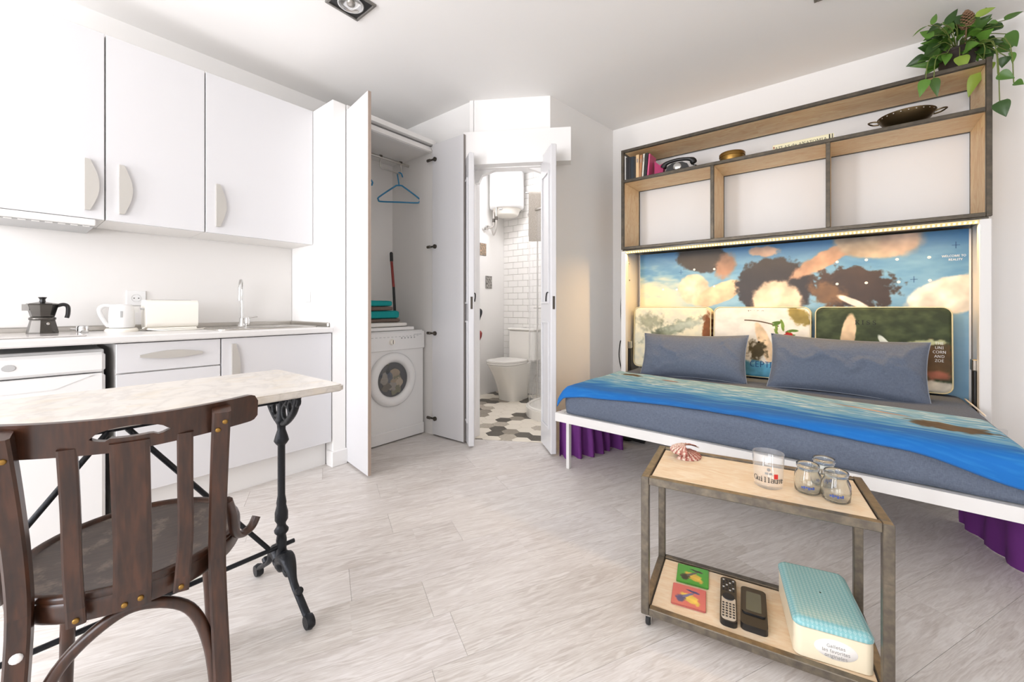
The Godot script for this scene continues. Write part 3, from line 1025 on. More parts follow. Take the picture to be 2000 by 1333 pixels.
	part(mb().lathe([Vector2(0.06, 0.026), Vector2(0.063, 0.04), Vector2(0.06, 0.12), Vector2(0.056, 0.155), Vector2(0.05, 0.163)], 28), "body", M.enamel, kt)
	part(mb().lathe([Vector2(0.05, 0.163), Vector2(0.045, 0.17), Vector2(0, 0.173)], 24), "lid", M.enamel, kt)
	part(mb().tube(spline([Vector3(0.0, 0.158, 0.04), Vector3(0.0, 0.162, 0.075), Vector3(0, 0.145, 0.098), Vector3(0, 0.11, 0.096), Vector3(0, 0.06, 0.075), Vector3(0, 0.035, 0.058)], 5), 0.012, 10), "handle", M.enamel, kt)
	part(mb().prism(PackedVector2Array([Vector2(-0.02, 0), Vector2(0.02, 0), Vector2(0.0, 0.035)]), 0.04, Transform3D(Basis(Vector3(1, 0, 0), Vector3(0, 0, -1), Vector3(0, 1, 0)), Vector3(0, 0.118, -0.046))), "spout", M.enamel, kt)
	part(mb().box(Vector3(0.061, 0.11, 0.01), Vector3(0.003, 0.04, 0.012), 0.001), "level_window", M.grey_plastic, kt)
	# toaster
	var ts := thing("toaster", "cream white toaster between kettle and faucet", "toaster", Vector3(-2.96, 0.90, -0.602))
	ts.scale = Vector3(0.95, 0.92, 0.92)
	var prof := rrect(0.15, 0.165, 0.03)
	part(mb().prism(prof, 0.245, Transform3D(Basis(), Vector3(0, 0.1, -0.1225)), true), "shell", M.cream_plastic, ts)
	part(mb().box(Vector3(0, 0.012, 0), Vector3(0.14, 0.014, 0.235), 0.004), "foot", M.cream_plastic, ts)
	for s in [-1.0, 1.0]:
		part(mb().box(Vector3(s * 0.028, 0.1815, 0), Vector3(0.024, 0.004, 0.19), 0.001), "bread_slot", M.black_plastic, ts)
	part(mb().box(Vector3(0.0, 0.13, 0.129), Vector3(0.03, 0.012, 0.016), 0.003), "lever", M.grey_plastic, ts)
	# cords on the worktop
	solo(mb().tube(spline([Vector3(-2.985, 0.9045, -0.470), Vector3(-2.925, 0.9105, -0.485), Vector3(-2.895, 0.9165, -0.475), Vector3(-2.915, 0.9205, -0.490), Vector3(-2.965, 0.9145, -0.485), Vector3(-2.905, 0.9105, -0.495), Vector3(-2.855, 0.9045, -0.545), Vector3(-2.845, 0.9045, -0.625), Vector3(-2.855, 0.9045, -0.695), Vector3(-2.895, 0.9045, -0.745), Vector3(-2.995, 0.9045, -0.765)], 5), 0.0038, 6), "power_cord", M.cream_plastic, "white power cord coiled in front of the toaster", "cord")
	# sockets
	var so := thing("wall_socket", "white round hole wall socket above the kettle", "socket", Vector3(WX, 1.08, -0.485))
	part(mb().box(Vector3(0.006, 0, 0), Vector3(0.012, 0.085, 0.085), 0.003), "plate", M.enamel, so)
	part(mb().lathe([Vector2(0.021, 0.013), Vector2(0.02, 0.0125), Vector2(0.0195, 0.004), Vector2(0, 0.004)], 20, Transform3D(Basis(Vector3(0, 0, 1), -PI / 2), Vector3(0.0, 0, 0))), "ring", M.grey_plastic, so)
	for q in [-0.0095, 0.0095]:
		part(mb().lathe([Vector2(0, 0.0145), Vector2(0.003, 0.0145), Vector2(0.003, 0.0)], 8, Transform3D(Basis(Vector3(0, 0, 1), -PI / 2), Vector3(0, 0, q))), "pin_hole", M.gap, so)
	var sw := thing("light_switch", "small white switch on the end panel above the sink", "switch", Vector3(-2.884, 1.10, -1.338))
	part(mb().box(Vector3(0, 0, 0.005), Vector3(0.075, 0.075, 0.01), 0.003), "plate", M.enamel, sw)
	part(mb().box(Vector3(0, 0, 0.011), Vector3(0.04, 0.045, 0.006), 0.002), "rocker", M.enamel, sw)

func facets(prof: Array) -> MB:
	var b := mb()
	var seg := 8
	for k in prof.size() - 1:
		for s in seg:
			var a0 := TAU * (s + 0.5) / seg
			var a1 := TAU * (s + 1.5) / seg
			var p0: Vector2 = prof[k]
			var p1: Vector2 = prof[k + 1]
			var e := p1 - p0
			var am := (a0 + a1) * 0.5
			var nr := Vector3(cos(am) * e.y, -e.x, sin(am) * e.y).normalized()
			b.quad(Vector3(cos(a0) * p0.x, p0.y, sin(a0) * p0.x), Vector3(cos(a1) * p0.x, p0.y, sin(a1) * p0.x), Vector3(cos(a1) * p1.x, p1.y, sin(a1) * p1.x), Vector3(cos(a0) * p1.x, p1.y, sin(a0) * p1.x), nr)
	return b

# ------------------------------------------------------------------ wardrobe with washing machine
func wardrobe() -> void:
	var w := thing("built_in_wardrobe", "tall white built-in wardrobe with both doors open", "wardrobe", Vector3(-2.55, 0, -1.80))
	# local: x 0 front .. -0.56 back, z +0.37 left side .. -0.38 right side
	part(mb().box(Vector3(-0.29, 1.165, -0.392), Vector3(0.56, 2.33, 0.018)), "side_panel", M.carcass, w)
	part(mb().box(Vector3(-0.29, 1.165, 0.36), Vector3(0.56, 2.33, 0.016)), "side_panel", M.carcass, w)
	part(mb().box(Vector3(-0.565, 1.165, -0.015), Vector3(0.012, 2.33, 0.74)), "back_panel", M.carcass, w)
	part(mb().box(Vector3(-0.29, 2.29, -0.015), Vector3(0.54, 0.018, 0.735)), "top_panel", M.carcass, w)
	part(mb().box(Vector3(-0.05, 2.30, -0.015), Vector3(0.04, 0.045, 0.735), 0.002), "front_batten", M.satin_white, w)
	part(mb().box(Vector3(-0.012, 2.352, -0.02), Vector3(0.03, 0.036, 0.77), 0.002), "fascia", M.satin_white, w)
	part(mb().box(Vector3(-0.3, 2.352, -0.02), Vector3(0.545, 0.034, 0.77)), "roof_panel", M.satin_white, w)
	part(mb().box(Vector3(-0.012, 1.165, 0.361), Vector3(0.012, 2.33, 0.016)), "edge_strip", M.edge_grey, w)
	var d1 := part(door_panel(0.342, 2.32, 0.02), "door", M.gloss_white, w)
	d1.transform = Transform3D(Basis(Vector3(0, 1, 0), -atan2(0.052, 0.338)), Vector3(0.0, 0.012, 0.358))
	part(mb().box(Vector3(0.3435, 1.16, 0), Vector3(0.003, 2.318, 0.019)), "edge_band", M.edge_tan, d1)
	var lt := text("24", 0.03, M.grey_plastic, d1, Transform3D(Basis(), Vector3(0.305, 1.13, 0.0102)), "marking")
	lt.set_meta("label", "faint small marking on the door edge")
	var d2 := part(door_panel(0.342, 2.32, 0.02), "door", M.gloss_white, w)
	d2.transform = Transform3D(Basis(Vector3(0, 1, 0), 0.03), Vector3(0.0, 0.012, -0.375))
	part(mb().box(Vector3(0.3435, 1.16, 0), Vector3(0.003, 2.318, 0.019)), "edge_band", M.edge_grey, d2)
	for y in [0.128, 0.808, 1.50, 2.195]:
		var hb := mb()
		hb.lathe([Vector2(0, 0.012), Vector2(0.017, 0.012), Vector2(0.017, 0)], 14, Transform3D(Basis(Vector3(1, 0, 0), PI / 2), Vector3(0.035, y, 0.01)))
		hb.box(Vector3(0.012, y, 0.017), Vector3(0.05, 0.014, 0.013), 0.003)
		hb.box(Vector3(-0.03, y, 0.022), Vector3(0.045, 0.022, 0.018), 0.006)
		part(hb, "hinge", M.dark_metal, d2, "metal concealed hinge")
	# hanging rail
	var rl := part(mb().tube([Vector3(-0.30, 2.222, 0.35), Vector3(-0.30, 2.222, -0.36)], 0.012, 10), "hanging_rail", M.steel, w)
	for z in [-0.28, -0.09]:
		part(mb().lathe([Vector2(0, -0.016), Vector2(0.016, -0.016), Vector2(0.016, 0.0), Vector2(0, 0.0)], 10, Transform3D(Basis(), Vector3(-0.30, 2.236, z))), "rail_bracket", M.dark_metal, rl)
	part(mb().tube(spline([Vector3(-0.3, 2.21, -0.09), Vector3(-0.3, 2.17, -0.085), Vector3(-0.3, 2.14, -0.10), Vector3(-0.3, 2.137, -0.2), Vector3(-0.3, 2.135, -0.27), Vector3(-0.3, 2.17, -0.285), Vector3(-0.3, 2.21, -0.28)], 4), 0.006, 6), "lower_bar", M.steel, rl)
	# hangers
	hanger(Vector3(-2.85, 2.137, -2.066), -0.75, "blue plastic hanger on the wardrobe rail, wholly in view")
	hanger(Vector3(-2.85, 2.222, -1.66), 0.1, "blue hanger half hidden behind the open wardrobe door")
	# broom
	var br := thing("broom", "broom with dark red handle standing in the wardrobe corner", "broom", Vector3(-2.98, 0, -2.1))
	part(mb().tube([Vector3(0.03, 0.88, 0.0), Vector3(0.012, 1.20, 0.005)], 0.011, 10), "lower_tube", M.black_plastic, br)
	part(mb().tube([Vector3(0.012, 1.20, 0.005), Vector3(-0.01, 1.42, 0.01)], 0.011, 10), "handle", M.red_paint, br)
	part(mb().tube([Vector3(-0.01, 1.42, 0.01), Vector3(-0.014, 1.49, 0.01), Vector3(-0.015, 1.50, 0.01)], [0.0135, 0.0135, 0.007], 10), "grip", M.black_plastic, br)
	solo(mb().tube([Vector3(-3.05, 1.395, -1.83), Vector3(-2.98, 1.39, -1.83)], 0.013, 10), "wooden_peg", M.pine, "short wooden peg on the wardrobe back wall", "peg")
	solo(mb().tube(spline([Vector3(-2.86, 2.21, -1.79), Vector3(-2.86, 1.9, -1.80), Vector3(-2.86, 1.65, -1.795)], 4), 0.006, 6), "hanging_belt", M.rubber, "dark thin belt hanging behind the open wardrobe door", "belt")
	# washing machine
	var m := thing("washing_machine", "white front loading washing machine inside the wardrobe", "washing machine", Vector3(-2.655, 0, -1.87))
	var H := 0.845
	part(mb().box(Vector3(-0.21, H * 0.5 + 0.005, 0), Vector3(0.42, H - 0.01, 0.595), 0.012), "body", M.enamel, m)
	part(mb().box(Vector3(0.004, 0.768, 0), Vector3(0.014, 0.14, 0.59), 0.005), "control_panel", M.enamel, m)
	part(mb().box(Vector3(0.002, 0.05, 0), Vector3(0.012, 0.085, 0.585), 0.004), "kick_panel", M.enamel, m)
	part(mb().lathe([Vector2(0, 0.018), Vector2(0.018, 0.018), Vector2(0.024, 0.0)], 20, Transform3D(Basis(Vector3(0, 0, 1), -PI / 2), Vector3(0.011, 0.765, 0.02))), "program_dial", M.cream_plastic, m)
	part(mb().box(Vector3(0.03, 0.765, 0.02), Vector3(0.003, 0.03, 0.004)), "dial_mark", M.dark_metal, m)
	part(mb().box(Vector3(0.0115, 0.698, 0.25), Vector3(0.004, 0.008, 0.07)), "tray_slot", M.dark_metal, m)
	for k in 5:
		part(mb().lathe([Vector2(0, 0.004), Vector2(0.006, 0.004), Vector2(0.006, 0)], 10, Transform3D(Basis(Vector3(0, 0, 1), -PI / 2), Vector3(0.011, 0.79, -0.07 - k * 0.03))), "button", M.grey_plastic, m)
	var txt := mb()
	for k in 14:
		txt.box(Vector3(0.0115, 0.802, 0.22 - k * 0.034), Vector3(0.0012, 0.004, 0.018))
	for k in 5:
		txt.box(Vector3(0.0115, 0.812, -0.19 - k * 0.016), Vector3(0.0012, 0.007, 0.009))
	part(txt, "panel_print", M.grey_plastic, m, "tiny grey print on the control panel")
	var ax := Transform3D(Basis(Vector3(0, 0, 1), -PI / 2), Vector3(0.002, 0.478, 0.005))
	var dr := part(mb().lathe([Vector2(0.205, 0.0), Vector2(0.205, 0.012), Vector2(0.19, 0.028), Vector2(0.165, 0.032), Vector2(0.145, 0.026), Vector2(0.132, 0.008), Vector2(0.13, 0.0)], 48, ax), "porthole_door", M.enamel, m)
	part(mb().box(Vector3(0.026, 0.478, -0.147), Vector3(0.012, 0.13, 0.03), 0.005), "door_grip", M.enamel, dr)
	part(mb().lathe([Vector2(0.132, 0.012), Vector2(0.11, 0.018), Vector2(0.0, 0.024)], 36, ax), "porthole_glass", M.glass, dr)
	part(mb().lathe([Vector2(0.135, 0.002), Vector2(0.0, 0.0021)], 36, ax), "drum_opening", M.rubber, m)
	var cols := [hx("8f7d66"), hx("6f6a4f"), hx("8a8378"), hx("51545c"), hx("a5947c"), hx("5e564a")]
	for k in 9:
		var a := k * 2.4
		var rr := 0.075 * sqrt(k / 9.0)
		var c := Vector3(0.004, 0.478 + sin(a) * rr - 0.015, 0.005 + cos(a) * rr)
		var rows := []
		for i in 9:
			var row := []
			for j in 14:
				var th := PI * i / 8.0
				var ph := TAU * j / 13.0
				var dv := Vector3(cos(th) * 0.15, sin(th) * cos(ph), sin(th) * sin(ph))
				row.append(c + dv * (0.045 + noise.get_noise_3d(dv.x * 90.0 + k * 99.0, dv.y * 90.0, dv.z * 90.0) * 0.03))
			rows.append(row)
		part(mb().grid(rows, c), "laundry", mat("laundry%d" % k, cols[k % 6], 0.95), m)
	# board and cloth on top, towels
	solo(mb().box(Vector3(-2.87, 0.861, -1.83), Vector3(0.40, 0.026, 0.50), 0.004), "white_board", M.satin_white, "flat white board lying on the washing machine", "board")
	solo(pad(Vector3(0.34, 0.034, 0.44), 0.02), "folded_white_cloth", M.white_cloth, "folded white cloth under the stack of towels", "cloth", Vector3(-2.86, 0.892, -1.83))
	var ts := [[0.03, 0.30, M.brown_towel, "lower dark brown folded towel at the bottom of the stack"], [0.062, 0.29, M.teal_towel, "thick turquoise folded towel in the middle of the stack"], [0.032, 0.22, M.brown_towel, "smaller brown folded towel near the top of the stack"], [0.045, 0.21, M.teal_towel, "small turquoise folded towel on top of the stack"]]
	var y := 0.91
	for q in ts:
		var h: float = q[0]
		solo(pad(Vector3(0.25, h, q[1]), h * 0.45), "folded_towel", q[2], q[3], "towel", Vector3(-2.84, y + h * 0.5, -1.84 + (0.30 - q[1]) * 0.3), 0.0, "towels on the washing machine")
		y += h

func door_panel(w: float, h: float, t: float) -> MB:
	return mb().box(Vector3(w * 0.5, h * 0.5, 0), Vector3(w, h, t), 0.001)

# soft pad: rounded box with slight waviness, folded look
func pad(s: Vector3, r: float, amp := 0.004) -> MB:
	var rows := []
	var N := 14
	for i in N + 1:
		var row := []
		var th := PI * i / N
		for j in 25:
			var ph := TAU * j / 24.0
			var d := Vector3(sin(th) * cos(ph), cos(th), sin(th) * sin(ph))
			var q := Vector3(sp(d.x, 0.22), sp(d.y, 0.45), sp(d.z, 0.22))
			var p := Vector3(q.x * s.x * 0.5, q.y * s.y * 0.5, q.z * s.z * 0.5)
			p += d * noise.get_noise_3d(p.x * 300.0, p.y * 900.0 + s.z * 700.0, p.z * 300.0) * amp
			row.append(p)
		rows.append(row)
	return mb().grid(rows, Vector3.ZERO)

func sp(x: float, e: float) -> float:
	return signf(x) * pow(absf(x), e)

func hanger(at: Vector3, turn: float, label: String) -> void:
	var o := thing("coat_hanger", label, "hanger", at, turn, "blue coat hangers")
	var hook := [Vector3(0, -0.03, -0.028)]
	for k in 9:
		var a := PI + PI * 1.0 * k / 8.0
		hook.append(Vector3(0, -0.012 - sin(a) * 0.018, cos(a) * 0.018 - 0.004))
	hook.append(Vector3(0, -0.06, 0.006))
	hook.append(Vector3(0, -0.105, 0.0))
	part(mb().tube(hook, 0.0055, 8), "hook", M.hanger_blue, o)
	var tri := [Vector3(0, -0.10, 0.02), Vector3(0, -0.115, 0.05), Vector3(0, -0.20, 0.185), Vector3(0, -0.225, 0.192), Vector3(0, -0.238, 0.17), Vector3(0, -0.238, 0.0), Vector3(0, -0.238, -0.17), Vector3(0, -0.225, -0.192), Vector3(0, -0.20, -0.185), Vector3(0, -0.115, -0.05), Vector3(0, -0.10, -0.02)]
	tri = tri.map(func(p): return Vector3(0, p.y, p.z * 0.86))
	part(mb().tube(spline(tri, 4, true), 0.0065, 8, 1.0, Vector3.ZERO, true), "frame", M.hanger_blue, o)

# ------------------------------------------------------------------ table
func table() -> void:
	var o := thing("marble_table", "long marble topped cafe table with black cast iron base", "table", Vector3(-1.53, 0, -0.2))
	var top := rrect(0.512, 1.025, 0.02)
	var b := mb()
	b.prism(top, 0.014, flat(Vector3(0, 0.758, 0)), true)
	part(b, "marble_top", M.marble, o)
	var b2 := mb().prism(rrect(0.50, 1.013, 0.016), 0.004, flat(Vector3(0, 0.772, 0)), true)
	b2.prism(rrect(0.50, 1.013, 0.016), 0.004, flat(Vector3(0, 0.754, 0)), true)
	part(b2, "top_edge", M.marble, o)
	for zz in [-0.417, 0.417]:
		trestle(o, zz)
	part(mb().tube([Vector3(0, 0.192, -0.46), Vector3(0, 0.192, 0.46)], 0.0075, 8), "stretcher", M.cast_iron, o)
	part(mb().tube([Vector3(0, 0.70, -0.417), Vector3(0, 0.70, 0.417)], 0.0075, 8), "top_rod", M.cast_iron, o)
	for s in [-1.0, 1.0]:
		part(mb().tube([Vector3(0.0, 0.695, s * 0.02), Vector3(0.0, 0.20, s * 0.375)], 0.0075, 8), "brace_rod", M.cast_iron, o)

func trestle(o: Node3D, z: float) -> void:
	var I: Material = M.cast_iron
	var leg := part(mb().lathe([Vector2(0.0, 0.10), Vector2(0.012, 0.105), Vector2(0.022, 0.125), Vector2(0.02, 0.16), Vector2(0.016, 0.175), Vector2(0.017, 0.215), Vector2(0.014, 0.232), Vector2(0.022, 0.242), Vector2(0.023, 0.25), Vector2(0.015, 0.262), Vector2(0.014, 0.272), Vector2(0.021, 0.285), Vector2(0.021, 0.31), Vector2(0.015, 0.335), Vector2(0.016, 0.345), Vector2(0.012, 0.37), Vector2(0.012, 0.545), Vector2(0.018, 0.552), Vector2(0.024, 0.562), Vector2(0.02, 0.578), Vector2(0.013, 0.60), Vector2(0.014, 0.618), Vector2(0.02, 0.63), Vector2(0.017, 0.642), Vector2(0.014, 0.66), Vector2(0.012, 0.75)], 18, Transform3D(Basis(), Vector3(0, 0, z))), "iron_leg", I, o)
	for s in [-1.0, 1.0]:
		# foot: leafy knee, straight shank, toe wheel
		var kn := spline([Vector3(s * 0.005, 0.15, z), Vector3(s * 0.04, 0.165, z), Vector3(s * 0.075, 0.14, z), Vector3(s * 0.10, 0.10, z), Vector3(s * 0.15, 0.065, z), Vector3(s * 0.195, 0.035, z)], 4)
		var rad := []
		for k in kn.size():
			var q := float(k) / (kn.size() - 1)
			rad.append(lerpf(0.027, 0.012, smoothstep(0.15, 0.6, q)))
		part(mb().tube(kn, rad, 10, 0.75), "foot", I, leg)
		var curl := []
		for k in 15:
			var a := TAU * 1.1 * k / 14.0
			var r := 0.034 * (1.0 - k / 18.0)
			curl.append(Vector3(s * (0.045 + cos(a) * r), 0.125 + sin(a) * r, z))
		part(mb().tube(curl, 0.009, 7), "foot_scroll", I, leg)
		part(mb().lathe([Vector2(0, -0.012), Vector2(0.02, -0.012), Vector2(0.024, 0), Vector2(0.02, 0.012), Vector2(0, 0.012)], 16, Transform3D(Basis(Vector3(1, 0, 0), PI / 2), Vector3(s * 0.205, 0.024, z))), "toe", I, leg)
		part(mb().lathe([Vector2(0, -0.012), Vector2(0.012, -0.008), Vector2(0.012, 0.008), Vector2(0, 0.014)], 10, Transform3D(Basis(Vector3(0, 0, 1), -s * 0.9), Vector3(s * 0.135, 0.09, z))), "leaf_tip", I, leg)
		# pierced bracket under the top
		for q in [[0.04, 0.672, 0.026], [0.083, 0.697, 0.021], [0.118, 0.722, 0.015], [0.032, 0.722, 0.02], [0.07, 0.735, 0.014]]:
			var ring := []
			for k in 14:
				var a := TAU * k / 14.0
				ring.append(Vector3(s * (q[0] + cos(a) * q[2]), q[1] - 0.005 + sin(a) * q[2], z))
			part(mb().tube(ring, 0.008, 7, 1.0, Vector3.ZERO, true), "scroll", I, leg)
		part(mb().tube(spline([Vector3(s * 0.012, 0.625, z), Vector3(s * 0.04, 0.632, z), Vector3(s * 0.075, 0.655, z), Vector3(s * 0.105, 0.685, z), Vector3(s * 0.13, 0.735, z)], 4), 0.011, 8), "bracket_arm", I, leg)
	part(mb().box(Vector3(0, 0.748, z), Vector3(0.30, 0.012, 0.035), 0.003), "top_plate", I, leg)

# ------------------------------------------------------------------ chair
func chair() -> void:
	var o := thing("bentwood_chair", "dark brown bentwood chair with slatted back at the marble table", "chair", Vector3(-1.332, 0, -0.21), asin(0.972))
	var W: Material = M.chair_wood
	# seat disc with moulded rim
	var seat := mb()
	var rows := []
	for i in 9:
		var r := 0.192 * i / 8.0
		var row := []
		for j in 41:
			var a := TAU * j / 40.0
			row.append(Vector3(cos(a) * r, 0.452 + 0.012 * pow(r / 0.192, 2.0), sin(a) * r * 1.05))
		rows.append(row)
	var uvs := []
	for row in rows:
		var u := []
		for p in row:
			u.append(Vector2(p.x, p.z) * 2.4 + Vector2(0.5, 0.5))
		uvs.append(u)
	seat.grid(rows, null, uvs, false, Vector3.UP)
	part(seat, "seat", M.seat_wood, o)
	part(mb().lathe([Vector2(0.10, 0.43), Vector2(0.185, 0.418), Vector2(0.203, 0.418), Vector2(0.207, 0.425), Vector2(0.207, 0.455), Vector2(0.205, 0.458), Vector2(0.207, 0.462), Vector2(0.205, 0.47), Vector2(0.198, 0.473), Vector2(0.19, 0.468), Vector2(0.186, 0.462)], 48, Transform3D(), 1.0, 1.05), "seat_rim", W, o)
	# rear posts / back legs
	for s in [-1.0, 1.0]:
		var pts := spline([Vector3(s * 0.165, 0.0, 0.235), Vector3(s * 0.158, 0.2, 0.198), Vector3(s * 0.15, 0.42, 0.178), Vector3(s * 0.15, 0.55, 0.19), Vector3(s * 0.152, 0.70, 0.232), Vector3(s * 0.154, 0.812, 0.272)], 4)
		part(post(pts, 0.0165, 0.0145), "back_post", W, o)
		for q in [Vector3(s * 0.160, 0.785, 0.278), Vector3(s * 0.148, 0.768, 0.272)]:
			part(screw(q), "screw", M.brass, o, "brass screw head")
	part(screw(Vector3(-0.15, 0.385, 0.196), 0.009), "bolt_cap", M.satin_white, o, "white bolt cap")
	# crest rail with hand slot
	part(crest(), "crest_rail", W, o)
	# slats
	for q in [[0.01, 0.029], [-0.075, 0.0135], [0.093, 0.0135]]:
		var x: float = q[0]
		var zt := crest_z(x)
		var pts := spline([Vector3(x, 0.772, zt), Vector3(x, 0.65, zt - 0.028), Vector3(x, 0.53, 0.218), Vector3(x * 0.92, 0.425, 0.222)], 4)
		part(post(pts, q[1], 0.005), "back_slat", W, o)
	for q in [Vector3(-0.002, 0.436, 0.228), Vector3(0.022, 0.44, 0.228), Vector3(-0.069, 0.436, 0.228), Vector3(0.086, 0.436, 0.228)]:
		part(screw(q), "screw", M.brass, o, "brass screw head")
	# bent braces from the posts to the seat side
	for s in [-1.0, 1.0]:
		part(mb().tube(spline([Vector3(s * 0.168, 0.585, 0.195), Vector3(s * 0.178, 0.54, 0.165), Vector3(s * 0.186, 0.48, 0.13), Vector3(s * 0.2, 0.452, 0.10), Vector3(s * 0.225, 0.455, 0.08), Vector3(s * 0.238, 0.475, 0.07)], 5), 0.012, 8, 0.7), "hip_brace", W, o)
	# front legs
	for s in [-1.0, 1.0]:
		part(mb().tube(spline([Vector3(s * 0.15, 0.0, -0.165), Vector3(s * 0.143, 0.2, -0.145), Vector3(s * 0.135, 0.36, -0.13), Vector3(s * 0.133, 0.43, -0.128)], 4), [0.012, 0.0125, 0.013, 0.0135, 0.014, 0.0145, 0.015, 0.016, 0.017, 0.0185, 0.02, 0.02, 0.02], 12), "front_leg", W, o)
	# bentwood arch between the back legs
	part(mb().tube(spline([Vector3(-0.15, 0.10, 0.205), Vector3(-0.14, 0.22, 0.185), Vector3(-0.10, 0.33, 0.185), Vector3(-0.03, 0.395, 0.19), Vector3(0.03, 0.405, 0.19), Vector3(0.10, 0.36, 0.185), Vector3(0.135, 0.26, 0.185), Vector3(0.15, 0.12, 0.205)], 6), 0.0115, 9), "arch_brace", W, o)

func screw(at: Vector3, r := 0.0052) -> MB:
	return mb().lathe([Vector2(r, -0.002), Vector2(r, 0.001), Vector2(r * 0.7, 0.0028), Vector2(0, 0.003)], 12, Transform3D(Basis(Vector3(1, 0, 0), PI / 2), at))

# rectangular section swept along points in the local yz plane, half width hx along x
func post(pts: Array, hw: float, hd: float) -> MB:
	var b := mb()
	var m := pts.size()
	var prof := [Vector2(-1, -0.75), Vector2(-0.75, -1), Vector2(0.75, -1), Vector2(1, -0.75), Vector2(1, 0.75), Vector2(0.75, 1), Vector2(-0.75, 1), Vector2(-1, 0.75)]
	var rings := []
	for k in m:
		var dir: Vector3 = (pts[mini(k + 1, m - 1)] - pts[maxi(k - 1, 0)]).normalized()
		var x := Vector3.RIGHT
		x = (x - dir * x.dot(dir)).normalized()
		var y := dir.cross(x).normalized()
		var r := []
		for p in prof:
			r.append(pts[k] + x * p.x * hw + y * p.y * hd)
		rings.append([r, x, y])
	for k in m - 1:
		for s in 8:
			var s2 := (s + 1) % 8
			var e: Vector2 = prof[s2] - prof[s]
			e = Vector2(e.x * hw, e.y * hd)
			var nr: Vector3 = (rings[k][1] * e.y - rings[k][2] * e.x).normalized()
			b.quad(rings[k][0][s], rings[k][0][s2], rings[k + 1][0][s2], rings[k + 1][0][s], nr)
	for e in [0, m - 1]:
		var nr: Vector3 = (pts[e] - pts[1 if e == 0 else m - 2]).normalized()
		for s in range(1, 7):
			b.tri(rings[e][0][0], rings[e][0][s], rings[e][0][s + 1], nr)
	return b

func crest_z(x: float) -> float:
	return 0.270 - 1.25 * (x - 0.01) * (x - 0.01)

func crest() -> MB:
	var b := mb()
	var N := 64
	var th := 0.0075
	var x0 := -0.215
	var x1 := 0.222
	var cols := []
	for k in N + 1:
		var x := lerpf(x0, x1, float(k) / N)
		var e := minf(x - x0, x1 - x)
		var round_ := 0.018 * (1.0 - sqrt(clampf(1.0 - pow(1.0 - minf(e / 0.018, 1.0), 2.0), 0.0, 1.0)))
		var top := 0.822 + 0.10 * x * x * 4.0 * 0.4 - round_
		var bot := 0.752 + 0.012 * absf(x) / 0.2 + round_ * 0.6
		var q := (x - 0.012) / 0.054
		var lo := 0.0
		var hi := 0.0
		if absf(q) < 1.0:
			hi = 0.785 + 0.019 * sqrt(1.0 - q * q)
			lo = 0.785 - 0.010 * sqrt(1.0 - q * q) + (0.006 if absf(q) < 0.62 else 0.0) * smoothstep(0.72, 0.55, absf(q))
		cols.append([x, bot, lo, hi, top, absf(q) < 1.0])
	var P := func(x: float, y: float, s: float) -> Vector3:
		var sl := -2.5 * (x - 0.01)
		var nr := Vector3(-sl, 0, 1).normalized()
		return Vector3(x, y, crest_z(x) + (y - 0.79) * 0.3) + nr * th * s
	for k in N:
		var a: Array = cols[k]
		var c: Array = cols[k + 1]
		var bands := []
		if a[5] or c[5]:
			var alo: float = a[2] if a[5] else 0.785
			var ahi: float = a[3] if a[5] else 0.785
			var clo: float = c[2] if c[5] else 0.785
			var chi: float = c[3] if c[5] else 0.785
			bands = [[a[1], alo, c[1], clo], [ahi, a[4], chi, c[4]]]
		else:
			bands = [[a[1], a[4], c[1], c[4]]]
		for w in bands:
			for s in [-1.0, 1.0]:
				var p0: Vector3 = P.call(a[0], w[0], s)
				var p1: Vector3 = P.call(c[0], w[2], s)
				var p2: Vector3 = P.call(c[0], w[3], s)
				var p3: Vector3 = P.call(a[0], w[1], s)
				var i := b.v.size()
				for pq in [[p0, a[0]], [p1, c[0]], [p2, c[0]], [p3, a[0]]]:
					var nn: Vector3 = Vector3(2.5 * (pq[1] - 0.01), -0.3, 1).normalized() * s
					b.vert(pq[0], nn)
				b.face(i, i + 1, i + 2)
				b.face(i, i + 2, i + 3)
			b.quad(P.call(a[0], w[1], -1.0), P.call(c[0], w[3], -1.0), P.call(c[0], w[3], 1.0), P.call(a[0], w[1], 1.0), Vector3.UP)
			b.quad(P.call(a[0], w[0], -1.0), P.call(c[0], w[2], -1.0), P.call(c[0], w[2], 1.0), P.call(a[0], w[0], 1.0), Vector3.DOWN)
	for k in [0, N]:
		var a: Array = cols[k]
		b.quad(P.call(a[0], a[1], -1.0), P.call(a[0], a[1], 1.0), P.call(a[0], a[4], 1.0), P.call(a[0], a[4], -1.0), Vector3(-1 if k == 0 else 1, 0, 0))
	return b

# ------------------------------------------------------------------ wall bed
# part whose shape is given in world coordinates, under an unturned thing
func pw(b: MB, called: String, m: Material, parent: Node3D, label := "") -> MeshInstance3D:
	var o := part(b, called, m, parent, label)
	if parent.get_parent() == self:
		o.position = -parent.position
	return o

